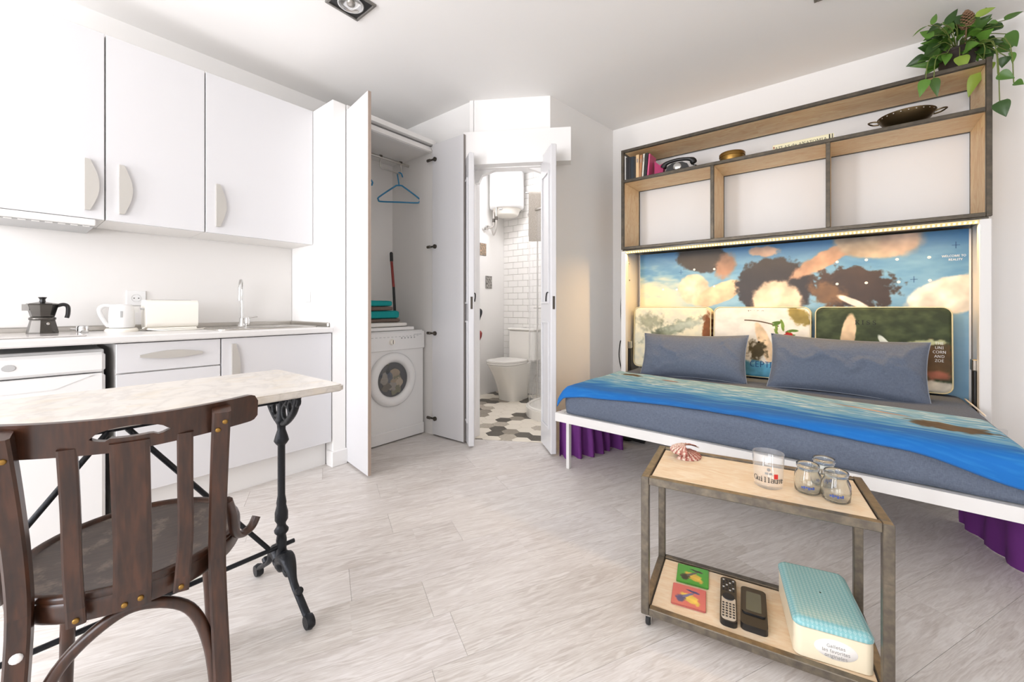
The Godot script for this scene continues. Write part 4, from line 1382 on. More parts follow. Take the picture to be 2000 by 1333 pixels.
# evenly sampled rounded rectangle outline: [point, outward normal]
func outline(w: float, h: float, r: float, step: float) -> Array:
	var out := []
	var cs := [[Vector2(w * 0.5 - r, h * 0.5 - r), 0], [Vector2(-w * 0.5 + r, h * 0.5 - r), 1], [Vector2(-w * 0.5 + r, -h * 0.5 + r), 2], [Vector2(w * 0.5 - r, -h * 0.5 + r), 3]]
	for q in 4:
		var c: Vector2 = cs[q][0]
		for s in 7:
			var a: float = PI * 0.5 * (cs[q][1] + s / 6.0)
			out.append([c + Vector2(cos(a), sin(a)) * r, Vector2(cos(a), sin(a))])
		var p: Vector2 = out[out.size() - 1][0]
		var nn: Vector2 = out[out.size() - 1][1]
		var a2: float = PI * 0.5 * (cs[q][1] + 1)
		var e: Vector2 = cs[(q + 1) % 4][0] + Vector2(cos(a2), sin(a2)) * r
		var k := int((e - p).length() / step)
		for s in range(1, k):
			out.append([p.lerp(e, float(s) / k), nn])
	return out

# body built of rings: prof = [[inset, height], ...]; f(point, outer share) may move points
func rings(ol: Array, prof: Array, f: Callable, ref: Vector3, uvf = null) -> MB:
	var rows := []
	var uvs := []
	for q in prof:
		var row := []
		var ur := []
		for p in ol + [ol[0]]:
			var xy: Vector2 = p[0]
			if q[0] <= 0.12:
				xy -= p[1] * q[0]
			else:
				xy *= 1.0 - q[0]
			row.append(f.call(Vector3(xy.x, xy.y, q[1])))
			ur.append(uvf.call(xy) if uvf != null else Vector2.ZERO)
		rows.append(row)
		uvs.append(ur)
	return mb().grid(rows, ref, uvs, false)

func cushion_prof(t: float, r: float) -> Array:
	var p := [[0.98, t * 0.5], [0.7, t * 0.5], [0.45, t * 0.5], [0.25, t * 0.499]]
	for k in 6:
		var a := PI * 0.5 * k / 5.0
		p.append([r * (1.0 - sin(a)), t * 0.5 - r * (1.0 - cos(a))])
	for k in 6:
		var a := PI * 0.5 * k / 5.0
		p.append([r * (1.0 - cos(a)), -t * 0.5 + r * (1.0 - sin(a))])
	p += [[0.25, -t * 0.5], [0.98, -t * 0.5]]
	return p

func bed_z(x: float) -> float:
	return lerpf(-2.138, -2.062, (x + 1.357) / 1.957)

func bed() -> void:
	# ---- the folding bed cabinet
	var o := thing("folding_bed", "fold-down wall bed with white metal frame and printed back panel", "bed", Vector3(-0.377, 0, -2.8))
	mat("bed_metal", hx("e4e2df"), 0.35, 0.1)
	var W: Material = M.bed_metal
	pw(mb().box(Vector3(-1.353, 0.739, -3.14), Vector3(0.04, 1.478, 0.045), 0.003), "post", W, o)
	pw(mb().box(Vector3(0.577, 0.739, -3.14), Vector3(0.044, 1.478, 0.045), 0.003), "post", W, o)
	pw(mb().box(Vector3(-1.362, 0.739, -3.30), Vector3(0.018, 1.478, 0.28)), "side_panel", W, o)
	pw(mb().box(Vector3(0.588, 0.739, -3.30), Vector3(0.018, 1.478, 0.28)), "side_panel", W, o)
	for s in [[-1.351, 1.0], [0.577, -1.0]]:
		pw(mb().lathe([Vector2(0, 0.003), Vector2(0.013, 0.003), Vector2(0.015, 0)], 14, Transform3D(Basis(Vector3(0, 0, 1), -PI / 2 * s[1]), Vector3(s[0] + (-0.002 if s[1] > 0 else 0.002), 1.385, -3.22))), "cover_cap", M.satin_white, o)
		pw(mb().lathe([Vector2(0, 0.004), Vector2(0.005, 0.004), Vector2(0.005, 0)], 10, Transform3D(Basis(Vector3(0, 0, 1), -PI / 2 * s[1]), Vector3(s[0] + (-0.002 if s[1] > 0 else 0.002), 1.385, -3.22))), "screw_hole", M.gap, o)
		pw(mb().lathe([Vector2(0, 0.003), Vector2(0.005, 0.003), Vector2(0.006, 0)], 10, Transform3D(Basis(Vector3(0, 0, 1), -PI / 2 * s[1]), Vector3(s[0] + (-0.002 if s[1] > 0 else 0.002), 1.25, -3.24))), "screw", M.dark_metal, o)
	# lift struts
	for x in [-1.335, 0.556]:
		pw(mb().tube([Vector3(x, 0.70, -3.2), Vector3(x, 0.42, -3.2)], 0.012, 10), "gas_strut", M.black_plastic, o)
		pw(mb().box(Vector3(x, 0.725, -3.2), Vector3(0.03, 0.06, 0.05), 0.004), "strut_bracket", M.steel, o)
	# back panel with print, buttons and marks
	var pn := pw(mb().box(Vector3(-0.375, 0.92, -3.40), Vector3(1.90, 1.10, 0.02), 0.002), "back_panel", W, o)
	var face := mb()
	face.quad(Vector3(-1.32, 0.37, -3.3885), Vector3(0.565, 0.37, -3.3885), Vector3(0.565, 1.47, -3.3885), Vector3(-1.32, 1.47, -3.3885), Vector3(0, 0, 1))
	part(face, "panel_print", mat("panel_print", hx("ffffff"), 0.45, 0.0, panel_art()), pn, "painterly print of blue sky with brown and peach cloud shapes")
	var btn := [[-1.128, 1.172], [-1.019, 1.169], [-0.887, 1.322], [-0.744, 1.318], [-0.744, 1.186], [-0.013, 1.322], [0.13, 1.325], [0.271, 1.318], [0.408, 1.32], [-0.013, 1.179], [0.13, 1.181], [0.278, 1.181], [0.411, 1.185]]
	var bm := mb().lathe([Vector2(0.0085, 0), Vector2(0.008, 0.003), Vector2(0.0, 0.0045)], 12, Transform3D(Basis(Vector3(1, 0, 0), PI / 2), Vector3.ZERO)).mesh()
	for q in btn:
		inst(bm, "button", M.satin_white, pn, Transform3D(Basis(), Vector3(q[0], q[1], -3.3885)))
	mat("ink_blue", hx("1f4a80"), 0.7)
	mat("ink_white", hx("e8eef2"), 0.7)
	mat("ink_black", hx("17171a"), 0.7)
	for q in [[0.515, 1.382], [0.344, 1.194], [-0.987, 1.307]]:
		var c := Vector3(q[0], q[1], -3.3878)
		part(mb().box(c, Vector3(0.032, 0.0025, 0.0008)).box(c, Vector3(0.0025, 0.038, 0.0009)), "cross_mark", M.ink_blue, pn)
	text("WELCOME TO", 0.0155, M.ink_white, pn, Transform3D(Basis(), Vector3(0.507, 1.321, -3.388)))
	text("REALITY", 0.0155, M.ink_white, pn, Transform3D(Basis(), Vector3(0.513, 1.3, -3.388)))
	# frame of the lowered bed
	var fr := mb()
	slabp(fr, PackedVector2Array([Vector2(-1.37, -2.138), Vector2(0.60, -2.060), Vector2(0.60, -2.10), Vector2(-1.37, -2.178)]), 0.328, 0.379)
	pw(fr, "front_rail", W, o)
	pw(slabp(mb(), PackedVector2Array([Vector2(-1.37, -2.17), Vector2(-1.335, -2.17), Vector2(-1.32, -3.15), Vector2(-1.352, -3.15)]), 0.33, 0.378), "side_rail", W, o)
	pw(slabp(mb(), PackedVector2Array([Vector2(0.565, -2.10), Vector2(0.60, -2.10), Vector2(0.57, -3.15), Vector2(0.54, -3.15)]), 0.33, 0.378), "side_rail", W, o)
	pw(slabp(mb(), PackedVector2Array([Vector2(-1.335, -2.17), Vector2(0.565, -2.10), Vector2(0.54, -3.34), Vector2(-1.32, -3.34)]), 0.345, 0.375), "mattress_base", M.carcass, o)
	for q in [Vector2(-1.352, -2.27), Vector2(0.50, -2.95)]:
		pw(mb().box(Vector3(q.x, 0.165, q.y), Vector3(0.022, 0.33, 0.03), 0.002), "leg", W, o)
	# ---- mattress
	var ol := outline(1.86, 1.27, 0.07, 0.03)
	var mf := func(p: Vector3) -> Vector3:
		var a := (p.x + 0.93) / 1.86
		var b := (p.y + 0.635) / 1.27
		var fx := lerpf(-1.335, 0.525, a)
		var zz := lerpf(bed_z(fx) - 0.012, -3.375, b)
		var xx := lerpf(fx, lerpf(-1.312, 0.54, a), b)
		var w := noise.get_noise_3d(xx * 260.0, p.z * 500.0, zz * 260.0)
		var side := smoothstep(0.155, 0.10, p.z) * smoothstep(0.0, 0.03, p.z)
		return Vector3(xx, 0.379 + p.z + w * 0.004, zz + w * 0.016 * side * (1.0 - b))
	var prof := [[0.98, 0.158], [0.6, 0.158], [0.3, 0.158], [0.14, 0.158]]
	for k in 7:
		var a := PI * 0.5 * k / 6.0
		prof.append([0.05 * (1.0 - sin(a)), 0.156 - 0.05 * (1.0 - cos(a))])
	for k in 5:
		prof.append([0.0, 0.095 - 0.017 * k])
	prof += [[0.008, 0.005], [0.03, 0.0], [0.98, 0.0]]
	var mt := thing("mattress", "mattress in a grey blue fitted sheet on the fold-down bed", "mattress", Vector3(-0.4, 0.379, -2.75))
	pw(rings(ol, prof, mf, Vector3(-0.4, 0.45, -2.75)), "sheeted_mattress", M.denim, mt)
	pw(mb().tube([Vector3(0.527, 0.524, -2.84), Vector3(0.530, 0.526, -3.0), Vector3(0.536, 0.526, -3.3)], 0.004, 6), "piping", M.white_cloth, mt)
	# ---- printed throw along the front edge
	var rows := []
	var uvs := []
	var NX := 90
	var NT := 34
	for r in NT + 1:
		var t := float(r) / NT
		var row := []
		var ur := []
		for c in NX + 1:
			var a := float(c) / NX
			var x := lerpf(-1.352, 0.535, a)
			var zb := lerpf(-2.93, -2.64, a) + 0.03 * sin(a * 9.0)
			var zf := bed_z(clampf(x, -1.335, 0.5))
			var R := 0.06
			var topl := (zf - R) - zb
			var over := 0.062 + 0.02 * cos(a * 7.0) + 0.07 * smoothstep(0.82, 1.0, a) + 0.02 * smoothstep(0.12, 0.0, a)
			var s := t * (topl + over)
			var y := 0.5465
			var z := zb + s
			if s > topl:
				var th := minf((s - topl) / R, PI * 0.5)
				z = zf - R + sin(th) * R + 0.006
				y = 0.5465 - R * (1.0 - cos(th)) - maxf(0.0, s - topl - R * PI * 0.5)
			var ed := maxf(maxf(0.0, x - 0.47), maxf(0.0, -1.288 - x))
			y -= ed * ed * 14.0
			y += noise.get_noise_2d(x * 160.0, z * 240.0) * 0.006 + 0.003
			z += noise.get_noise_2d(x * 220.0, 50.0) * 0.008 * t
			row.append(Vector3(x, y, z))
			ur.append(Vector2(a, t))
		rows.append(row)
		uvs.append(ur)
	var cl := mb().grid(rows, null, uvs, false, Vector3.UP)
	# underside and hem so that the throw has thickness
	var rows2 := []
	for r in rows:
		var rr := []
		for p in r:
			rr.append(p + Vector3(0, -0.0035, -0.0025))
		rows2.append(rr)
	cl.grid(rows2, null, uvs, false, Vector3.DOWN)
	var bk := solo(cl, "printed_throw", mat("throw_print", hx("ffffff"), 0.85, 0.0, throw_art()), "blue sea print throw spread over the front of the bed", "blanket")
	var hem := []
	for p in rows[NT]:
		hem.append(p + Vector3(0, -0.001, -0.001))
	part(mb().tube(hem, 0.0032, 6), "hem", mat("hem", hx("1e5f9e"), 0.85), bk)
	# ---- three back cushions
	var art := [cushion_art(0), cushion_art(1), cushion_art(2)]
	var cs := [[-1.325, -0.737, "cream cushion with grey green swirl print, left of three"], [-0.722, -0.142, "white cushion with leafy branch and red berries, in the middle"], [-0.125, 0.487, "dark green printed cushion, right of three"]]
	for k in 3:
		var x0: float = cs[k][0]
		var x1: float = cs[k][1]
		var w := x1 - x0
		var h := 0.485
		var cu := thing("back_cushion", cs[k][2], "cushion", Vector3((x0 + x1) * 0.5, 0.545, -3.292), 0.0, "printed back cushions on the wall bed")
		cu.rotation.x = -0.05
		var col := outline(w, h, 0.045, 0.02)
		var f := func(p: Vector3) -> Vector3:
			var bul := (1.0 - pow(absf(p.x) / (w * 0.5), 4.0)) * (1.0 - pow(absf(p.y) / (h * 0.5), 4.0))
			return Vector3(p.x, p.y + h * 0.5, p.z * (1.0 + 0.14 * maxf(bul, 0.0)) + noise.get_noise_2d(p.x * 400.0 + k * 300.0, p.y * 400.0) * 0.003)
		var uvf := func(xy: Vector2) -> Vector2:
			return Vector2(clampf(xy.x / w + 0.5, 0.01, 0.99), clampf(0.5 - xy.y / h, 0.01, 0.99))
		part(rings(col, cushion_prof(0.10, 0.022), f, Vector3(0, h * 0.5, 0), uvf), "cover", mat("cushion_print%d" % k, hx("ffffff"), 0.8, 0.0, art[k]), cu)
		var pip := []
		for q in col:
			pip.append(Vector3(q[0].x - q[1].x * 0.004, q[0].y - q[1].y * 0.004 + h * 0.5, 0.046))
		part(mb().tube(pip, 0.0035, 6, 1.0, Vector3.ZERO, true), "piping", mat("piping%d" % k, hx("d8cfa8"), 0.8), cu)
		if k > 0:
			var yy := 0.458 if k == 1 else 0.40
			text("K I S S", 0.034, M.ink_black, cu, Transform3D(Basis(), Vector3(-0.02 if k == 1 else -0.06, yy - 0.012, 0.0565 if k == 2 else 0.0535)), "lettering", true)
		if k == 1:
			text("CEPTION", 0.052, M.ink_blue, cu, Transform3D(Basis(), Vector3(0.05, 0.09, 0.0575)), "lettering")
		if k == 2:
			for q in 5:
				text(["THE", "UNI", "CORN", "AND", "ZOE"][q], 0.02, M.ink_white, cu, Transform3D(Basis(), Vector3(0.25, 0.28 - q * 0.024, 0.0545)), "lettering")
	# ---- two pillows
	pillow("long grey blue pillow in front of the left cushions", Vector3(-0.815, 0.682, -3.035), Vector2(0.70, 0.33), 0.02)
	pillow("long grey blue pillow in front of the dark green cushion", Vector3(0.012, 0.690, -3.02), Vector2(0.72, 0.345), -0.03)
	# ---- things under the bed
	curtain("purple_storage_bag", "bunched purple cloth hanging under the foot end near the bathroom door", [Vector2(-1.50, -2.40), Vector2(-1.40, -2.46), Vector2(-1.33, -2.58), Vector2(-1.31, -2.72), Vector2(-1.22, -2.85)], 0.315, 0.03)
	curtain("purple_storage_bag", "purple cloth hanging under the right end of the bed", [Vector2(0.45, -2.86), Vector2(0.5, -2.66), Vector2(0.56, -2.46), Vector2(0.7, -2.3)], 0.325, 0.008)
	var bun := []
	for i in 11:
		var row := []
		for j in 19:
			var th := PI * i / 10.0
			var ph := TAU * j / 18.0
			var d := Vector3(sin(th) * cos(ph), cos(th), sin(th) * sin(ph))
			var k := 1.0 + noise.get_noise_3d(d.x * 130.0, d.y * 130.0, d.z * 130.0) * 0.8
			row.append(Vector3(d.x * 0.16 * k, maxf(0.0, 0.05 + d.y * 0.05 * k), d.z * 0.06 * k))
		bun.append(row)
	solo(mb().grid(bun, Vector3(0, 0.04, 0)), "dark_bundle", M.rubber, "dark bundle lying on the floor under the bed", "bundle", Vector3(-1.26, 0.0, -3.03))
	pw(mb().tube(spline([Vector3(-1.375, 0.45, -3.2), Vector3(-1.40, 0.5, -3.2), Vector3(-1.425, 0.62, -3.2), Vector3(-1.415, 0.74, -3.2), Vector3(-1.395, 0.78, -3.2), Vector3(-1.40, 1.0, -3.18), Vector3(-1.393, 1.2, -3.19), Vector3(-1.4, 1.40, -3.2), Vector3(-1.372, 1.42, -3.2)], 5), 0.0045, 6), "cable", M.rubber, o, "black cable")

func curtain(called: String, label: String, path: Array, top: float, amp: float) -> void:
	var rows := []
	var pts := []
	for p in path:
		pts.append(Vector3(p.x, 0, p.y))
	var sp_ := spline(pts, 9)
	for r in 9:
		var t := r / 8.0
		var row := []
		for k in sp_.size():
			var p: Vector3 = sp_[k]
			var d: Vector3 = (sp_[mini(k + 1, sp_.size() - 1)] - sp_[maxi(k - 1, 0)]).normalized()
			var nn := Vector3(d.z, 0, -d.x)
			row.append(p + nn * (sin(k * 1.1) * amp * (0.4 + t) + noise.get_noise_2d(k * 30.0, r * 20.0) * 0.01) + Vector3(0, top * (1.0 - t) + 0.003, 0))
		rows.append(row)
	var rows2 := []
	for r in rows:
		var rr := []
		for p in r:
			rr.append(p + Vector3(-0.004, 0, -0.003))
		rows2.append(rr)
	var b := mb().grid(rows, null, null, false, Vector3(1, 0, 1))
	b.grid(rows2, null, null, false, Vector3(-1, 0, -1))
	solo(b, called, M.purple, label, "cloth", Vector3.ZERO, 0.0, "purple cloths under the bed")

func pillow(label: String, at: Vector3, size: Vector2, roll: float) -> void:
	var o := thing("pillow", label, "pillow", at, 0.0, "grey blue pillows on the bed")
	o.rotation = Vector3(-0.36, 0, roll)
	var b := mb()
	var NX := 40
	var NY := 22
	var edge := []
	for side in [1.0, -1.0]:
		var rows := []
		for r in NY + 1:
			var row := []
			for c in NX + 1:
				var a := lerpf(-1, 1, float(c) / NX)
				var q := lerpf(-1, 1, float(r) / NY)
				var x := a * size.x * 0.5 * (1.0 - 0.05 * (1.0 - q * q))
				var y := q * size.y * 0.5 * (1.0 - 0.10 * (1.0 - a * a))
				var th := pow(maxf(0.0, 1.0 - pow(absf(a), 3.0)), 0.55) * pow(maxf(0.0, 1.0 - pow(absf(q), 2.6)), 0.55)
				var wr := noise.get_noise_3d(x * 170.0 + y * 120.0 + at.x * 900.0, y * 230.0 - x * 90.0, side * 40.0)
				var cr := absf(noise.get_noise_2d(x * 150.0 + at.x * 500.0, y * 210.0 + x * 90.0))
				row.append(Vector3(x, y, side * th * (0.082 + wr * 0.026 + 0.016 * smoothstep(0.09, 0.0, cr))))
			rows.append(row)
		b.grid(rows, null, null, false, Vector3(0, 0, side))
		if side > 0:
			for c in range(0, NX + 1):
				edge.append(rows[0][c])
			for r in range(1, NY + 1):
				edge.append(rows[r][NX])
			for c in range(NX - 1, -1, -1):
				edge.append(rows[NY][c])
			for r in range(NY - 1, 0, -1):
				edge.append(rows[r][0])
	part(b, "pillow_case", M.denim, o)
	part(mb().tube(edge, 0.0022, 5, 1.0, Vector3.ZERO, true), "seam", mat("seam%d" % names["pillow"], hx("8d939c"), 0.9), o)

# a plain painterly stand-in: sky, soft brown masses, peach drifts, a pale cloud
func panel_art() -> ImageTexture:
	var w := 760
	var h := 440
	var im := Image.create(w, h, false, Image.FORMAT_RGB8)
	for y in h:
		for x in w:
			var u := float(x) / w
			var v := float(y) / h
			var n := noise.get_noise_2d(x * 0.9, y * 2.2) * 0.5
			var c := hx("4f86b4").lerp(hx("86b2cf"), clampf(v * 2.0 + n, 0.0, 1.0))
			c = c.lerp(hx("e0d9b8"), clampf(smoothstep(0.34, 0.05, u) * smoothstep(0.10, 0.34, v + n * 0.25), 0.0, 1.0))
			c = c.lerp(hx("3c78ad"), clampf(smoothstep(0.12, 0.0, v) * smoothstep(0.0, 0.2, u) + n * 0.3, 0.0, 0.7))
			im.set_pixel(x, y, c)
	# (1 unit = 2.5 mm; only the upper 40 % shows above the cushions)
	blob(im, 195, 25, 78, 46, 0.15, hx("2a2420"), 0.15, 0.12)
	blob(im, 262, 52, 30, 44, 0.3, hx("8f6f5c"), 0.4, 0.2)
	blob(im, 172, 120, 48, 50, -0.3, hx("cfc3ae"), 0.15, 0.08)
	blob(im, 245, 135, 78, 30, -0.42, hx("cbb89c"), 0.15, 0.08)
	blob(im, 385, 118, 98, 84, 0.1, hx("211b19"), 0.12, 0.14)
	blob(im, 392, 160, 64, 62, 0.2, hx("d6c6b2"), 0.2, 0.12)
	blob(im, 365, 18, 42, 16, 0.1, hx("b79c8c"), 0.3, 0.3)
	blob(im, 500, 50, 90, 22, -0.55, hx("ab8a74"), 0.25, 0.2)
	blob(im, 600, 6, 85, 52, 0.1, hx("a99a88"), 0.15, 0.06)
	blob(im, 648, 14, 46, 40, -0.5, hx("bfa898"), 0.4, 0.1)
	blob(im, 555, 128, 92, 56, 0.1, hx("35261c"), 0.18, 0.35)
	blob(im, 505, 140, 40, 36, 0.4, hx("6b4f30"), 0.5, 0.5)
	blob(im, 730, 150, 80, 44, -0.35, hx("e6e0d4"), 0.12, 0.08)
	blob(im, 560, 164, 40, 9, 0.5, hx("e4e2dc"), 0.3, 0.1)
	return ImageTexture.create_from_image(im)

func throw_art() -> ImageTexture:
	var w := 640
	var h := 256
	var im := Image.create(w, h, false, Image.FORMAT_RGB8)
	for y in h:
		for x in w:
			var v := float(y) / h
			var n := noise.get_noise_2d(x * 0.7, y * 4.5)
			var n2 := noise.get_noise_2d(x * 1.6 + 300.0, y * 9.0 + 200.0)
			var c := hx("8fb4c2").lerp(hx("4f97c6"), clampf(v * 1.3 + n * 0.9, 0.0, 1.0))
			c = c.lerp(hx("d9e4e4"), clampf(smoothstep(0.12, 0.45, n2) * smoothstep(0.75, 0.35, v), 0.0, 0.85))
			c = c.lerp(hx("0f68b4"), smoothstep(0.55, 0.85, v + n * 0.25))
			c = c.lerp(hx("2a80c2"), clampf(n2 * 0.8, 0.0, 0.5) * smoothstep(0.5, 0.9, v))
			im.set_pixel(x, y, c)
	blob(im, 70, 28, 34, 12, 0.05, hx("5a4a32"), 0.3, 0.5)
	blob(im, 165, 42, 24, 6, 0.1, hx("a07a70"), 0.4, 0.5)
	blob(im, 575, 110, 46, 30, 0.1, hx("5c4a34"), 0.3, 0.5)
	blob(im, 500, 62, 55, 6, 0.12, hx("b79a88"), 0.4, 0.4)
	return ImageTexture.create_from_image(im)

func cushion_art(k: int) -> ImageTexture:
	var w := 300
	var h := 240
	var im := Image.create(w, h, false, Image.FORMAT_RGB8)
	var base: Color = [hx("e6e0c4"), hx("e9e5da"), hx("2e3a28")][k]
	var other: Color = [hx("d2d2c0"), hx("dcd8ce"), hx("475438")][k]
	for y in h:
		for x in w:
			im.set_pixel(x, y, base.lerp(other, clampf(0.4 + noise.get_noise_2d(x * 1.5 + k * 500.0, y * 2.0) * 1.2, 0.0, 1.0)))
	if k == 0:
		blob(im, 70, 60, 60, 40, 0.0, hx("8d917c"), 0.7, 0.6, 0.8)
		blob(im, 150, 90, 120, 26, -0.4, hx("7f8a78"), 0.5, 0.5, 0.9)
		blob(im, 90, 150, 30, 90, 0.35, hx("68705f"), 0.6, 0.4, 0.9)
		blob(im, 200, 70, 80, 16, -0.25, hx("a9b1a2"), 0.6, 0.5)
		blob(im, 285, 90, 18, 80, 0.05, hx("7d4d2e"), 0.4, 0.4)
	elif k == 1:
		blob(im, 170, 130, 20, 85, -0.35, hx("dcc2a0"), 0.15, 0.08)
		blob(im, 145, 150, 30, 40, 0.2, hx("4d4530"), 0.4, 0.6)
		blob(im, 265, 30, 40, 26, 0.7, hx("9a8a4e"), 0.25, 0.3)
		blob(im, 130, 215, 120, 34, 0.0, hx("5ba3c4"), 0.3, 0.4)
		for p in 40:
			blob(im, 105 + p * 2.6, 46 + 0.012 * p * p, 2.2, 2.2, 0.0, hx("4a3826"), 0.4, 0.0)
		for p in 14:
			var a := p * 0.9
			blob(im, 225 + cos(a) * 26.0, 78 + sin(a * 1.3) * 26.0, 15, 4.5, a * 1.7, hx("6f8a3c") if p % 2 else hx("4f6e2e"), 0.3, 0.1)
		for p in 6:
			blob(im, 236 + cos(p * 1.1) * 9.0, 96 + sin(p * 1.1) * 8.0, 6, 6, 0.0, hx("b3261f"), 0.3, 0.0)
	else:
		blob(im, 80, 90, 18, 75, 0.12, hx("d9c0a0"), 0.15, 0.08)
		blob(im, 165, 110, 9, 34, -0.55, hx("cfd8d0"), 0.2, 0.05)
		blob(im, 262, 150, 50, 58, 0.1, hx("5c4730"), 0.35, 0.4)
		blob(im, 270, 190, 34, 14, 0.1, hx("9a5f4c"), 0.6, 0.3)
		blob(im, 270, 222, 40, 20, 0.0, hx("d6cfc0"), 0.3, 0.2)
		blob(im, 250, 100, 42, 9, -0.1, hx("a9b08a"), 0.5, 0.5)
	return ImageTexture.create_from_image(im)

# ------------------------------------------------------------------ steel and wood shelf over the bed
func board(b: MB, c: Vector3, s: Vector3) -> MB:
	var i0 := b.v.size()
	b.box(c, s, 0.0012)
	var ax := 0
	if s.y > s.x and s.y > s.z:
		ax = 1
	elif s.z > s.x:
		ax = 2
	for k in range(i0, b.v.size()):
		var p := b.v[k]
		var other := (p.x + p.y + p.z) - p[ax]
		b.t[k] = Vector2(p[ax] / 0.9 + c.y * 3.3, other / 0.42 + c.x * 1.7)
	return b

func shelf() -> void:
	var o := thing("shelf_unit", "open shelf of raw steel tube and pine boards above the bed", "shelf", Vector3(-0.377, 1.478, -3.29))
	var S: Material = M.shelf_steel
	var T := 0.022
	var zf := -3.131
	var zb := -3.452
	var tube := func(a: Vector3, b: Vector3) -> void:
		var c := (a + b) * 0.5
		var d := b - a
		pw(mb().box(c, Vector3(maxf(absf(d.x), T), maxf(absf(d.y), T), maxf(absf(d.z), T)), 0.002), "steel_tube", S, o)
	var xl := -1.362
	var xr := 0.59
	for x in [xl, xr]:
		tube.call(Vector3(x, 1.49, zf), Vector3(x, 2.296 if x > 0 else 2.288, zf))
		tube.call(Vector3(x, 1.49, zb), Vector3(x, 2.288, zb))
		tube.call(Vector3(x, 2.277, zb + 0.011), Vector3(x, 2.277, zf - 0.011))
		tube.call(Vector3(x, 2.036, zb + 0.011), Vector3(x, 2.036, zf - 0.011))
	for y in [2.277, 2.036, 1.5]:
		tube.call(Vector3(xl + 0.011, y, zf), Vector3(xr - 0.011, y, zf))
		tube.call(Vector3(xl + 0.011, y, zb), Vector3(xr - 0.011, y, zb))
	for x in [-0.70, -0.055]:
		tube.call(Vector3(x, 1.511, zf), Vector3(x, 2.025, zf))
		tube.call(Vector3(x, 1.511, zb), Vector3(x, 2.025, zb))
	var zc := (zf + zb) * 0.5
	var dep := 0.335
	# boards
	pw(board(mb(), Vector3(-0.386, 2.2725, zc), Vector3(1.93, 0.012, dep - 0.037)), "top_board", M.pine_b, o)
	var xs := [[-1.35, -0.712], [-0.688, -0.067], [-0.043, 0.578]]
	for q in xs:
		var xm: float = (q[0] + q[1]) * 0.5
		pw(board(mb(), Vector3(xm, 2.0315, zc), Vector3(q[1] - q[0] + 0.02, 0.012, dep - 0.037)), "middle_board", M.pine, o)
	for q in [[-1.3575, 0.013], [-0.70, 0.021], [-0.055, 0.021], [0.5855, 0.013]]:
		pw(board(mb(), Vector3(q[0], 1.762, zc), Vector3(q[1], 0.526, dep - 0.037)), "upright_board", M.pine if q[0] < -0.5 else M.pine_b, o)
	pw(board(mb(), Vector3(0.5855, 2.156, zc), Vector3(0.013, 0.222, dep - 0.037)), "upright_board", M.pine, o)
	pw(mb().box(Vector3(-0.386, 2.041, zc), Vector3(1.93, 0.008, dep - 0.03), 0.001), "shelf_plate", S, o)
	mat("gloss_panel", hx("4a4338"), 0.16)
	pw(mb().box(Vector3(-0.386, 1.483, zc), Vector3(1.95, 0.01, dep), 0.001), "bottom_panel", M.gloss_panel, o, "glossy dark bottom panel")
	# LED strip along the lower front edge
	var led := thing("led_strip", "warm glowing LED strip along the lower front edge of the shelf", "LED strip", Vector3(-0.40, 1.478, -3.135))
	var tilt := Transform3D(Basis(Vector3(1, 0, 0), 0.9), Vector3(0, -0.011, 0.006))
	part(mb().box(Vector3.ZERO, Vector3(1.93, 0.028, 0.004), 0.001, tilt), "strip", mat("led_tape", hx("f2e2b4"), 0.5), led)
	var lm := mb().box(Vector3(0, 0, 0.003), Vector3(0.009, 0.012, 0.004), 0.001, tilt).mesh()
	for k in 100:
		inst(lm, "led", M.led_glow, led, Transform3D(Basis(), Vector3(-0.945 + k * 0.0191, 0, 0)))
	var al := AreaLight3D.new()
	al.name = "led_light"
	al.area_size = Vector2(1.90, 0.012)
	al.light_color = hx("ffc978")
	al.light_energy = 0.95
	al.area_range = 10.0
	al.shadow_enabled = true
	add_child(al)
	al.position = Vector3(-0.40, 1.452, -3.125)
	al.rotation.x = -PI / 2
	# ---- things on the shelf
	var Y := 2.047
	var bk := [[0.022, 0.185, "1c1b1d"], [0.016, 0.182, "232124"], [0.026, 0.18, "1b2730"], [0.015, 0.176, "2a2522"], [0.024, 0.186, "e0bd8e"], [0.017, 0.178, "b77f55"], [0.012, 0.182, "d9d6c9"], [0.019, 0.184, "1a1a1c"], [0.011, 0.172, "d85a86"]]
	var lb := ["black hardback book against the left end of the shelf", "thin black book, second from the left end", "dark navy book, third from the left end", "slim dark brown book left of the tan one", "tan paperback in the row of books", "orange brown paperback right of the tan one", "thin pale book in the row", "black book right of the pale one", "thin pink edged book at the right of the row"]
	var x := -1.342
	for k in bk.size():
		var w: float = bk[k][0]
		var h: float = bk[k][1]
		var b := thing("book", lb[k], "book", Vector3(x + w * 0.5, Y, -3.2095), 0.0, "books on the shelf")
		var cm := mat("book_cover%d" % k, hx(bk[k][2]), 0.5)
		for s in [-1.0, 1.0]:
			part(mb().box(Vector3(s * (w * 0.5 - 0.001), h * 0.5, 0), Vector3(0.002, h, 0.13)), "cover", cm, b)
		part(mb().box(Vector3(0, h * 0.5, 0.064), Vector3(w - 0.004, h, 0.002)), "spine", cm, b)
		part(mb().box(Vector3(0, h * 0.5, -0.003), Vector3(w - 0.005, h - 0.006, 0.126)), "pages", M.white_cloth, b)
		if k in [4, 5, 6]:
			part(mb().box(Vector3(0, h * 0.75, 0.0655), Vector3(w * 0.5, 0.03, 0.001)), "spine_band", M.edge_tan, b)
		if k >= 5:
			b.rotation.z = -0.05 - 0.012 * (k - 5)
			x += 0.004
		x += w + 0.001
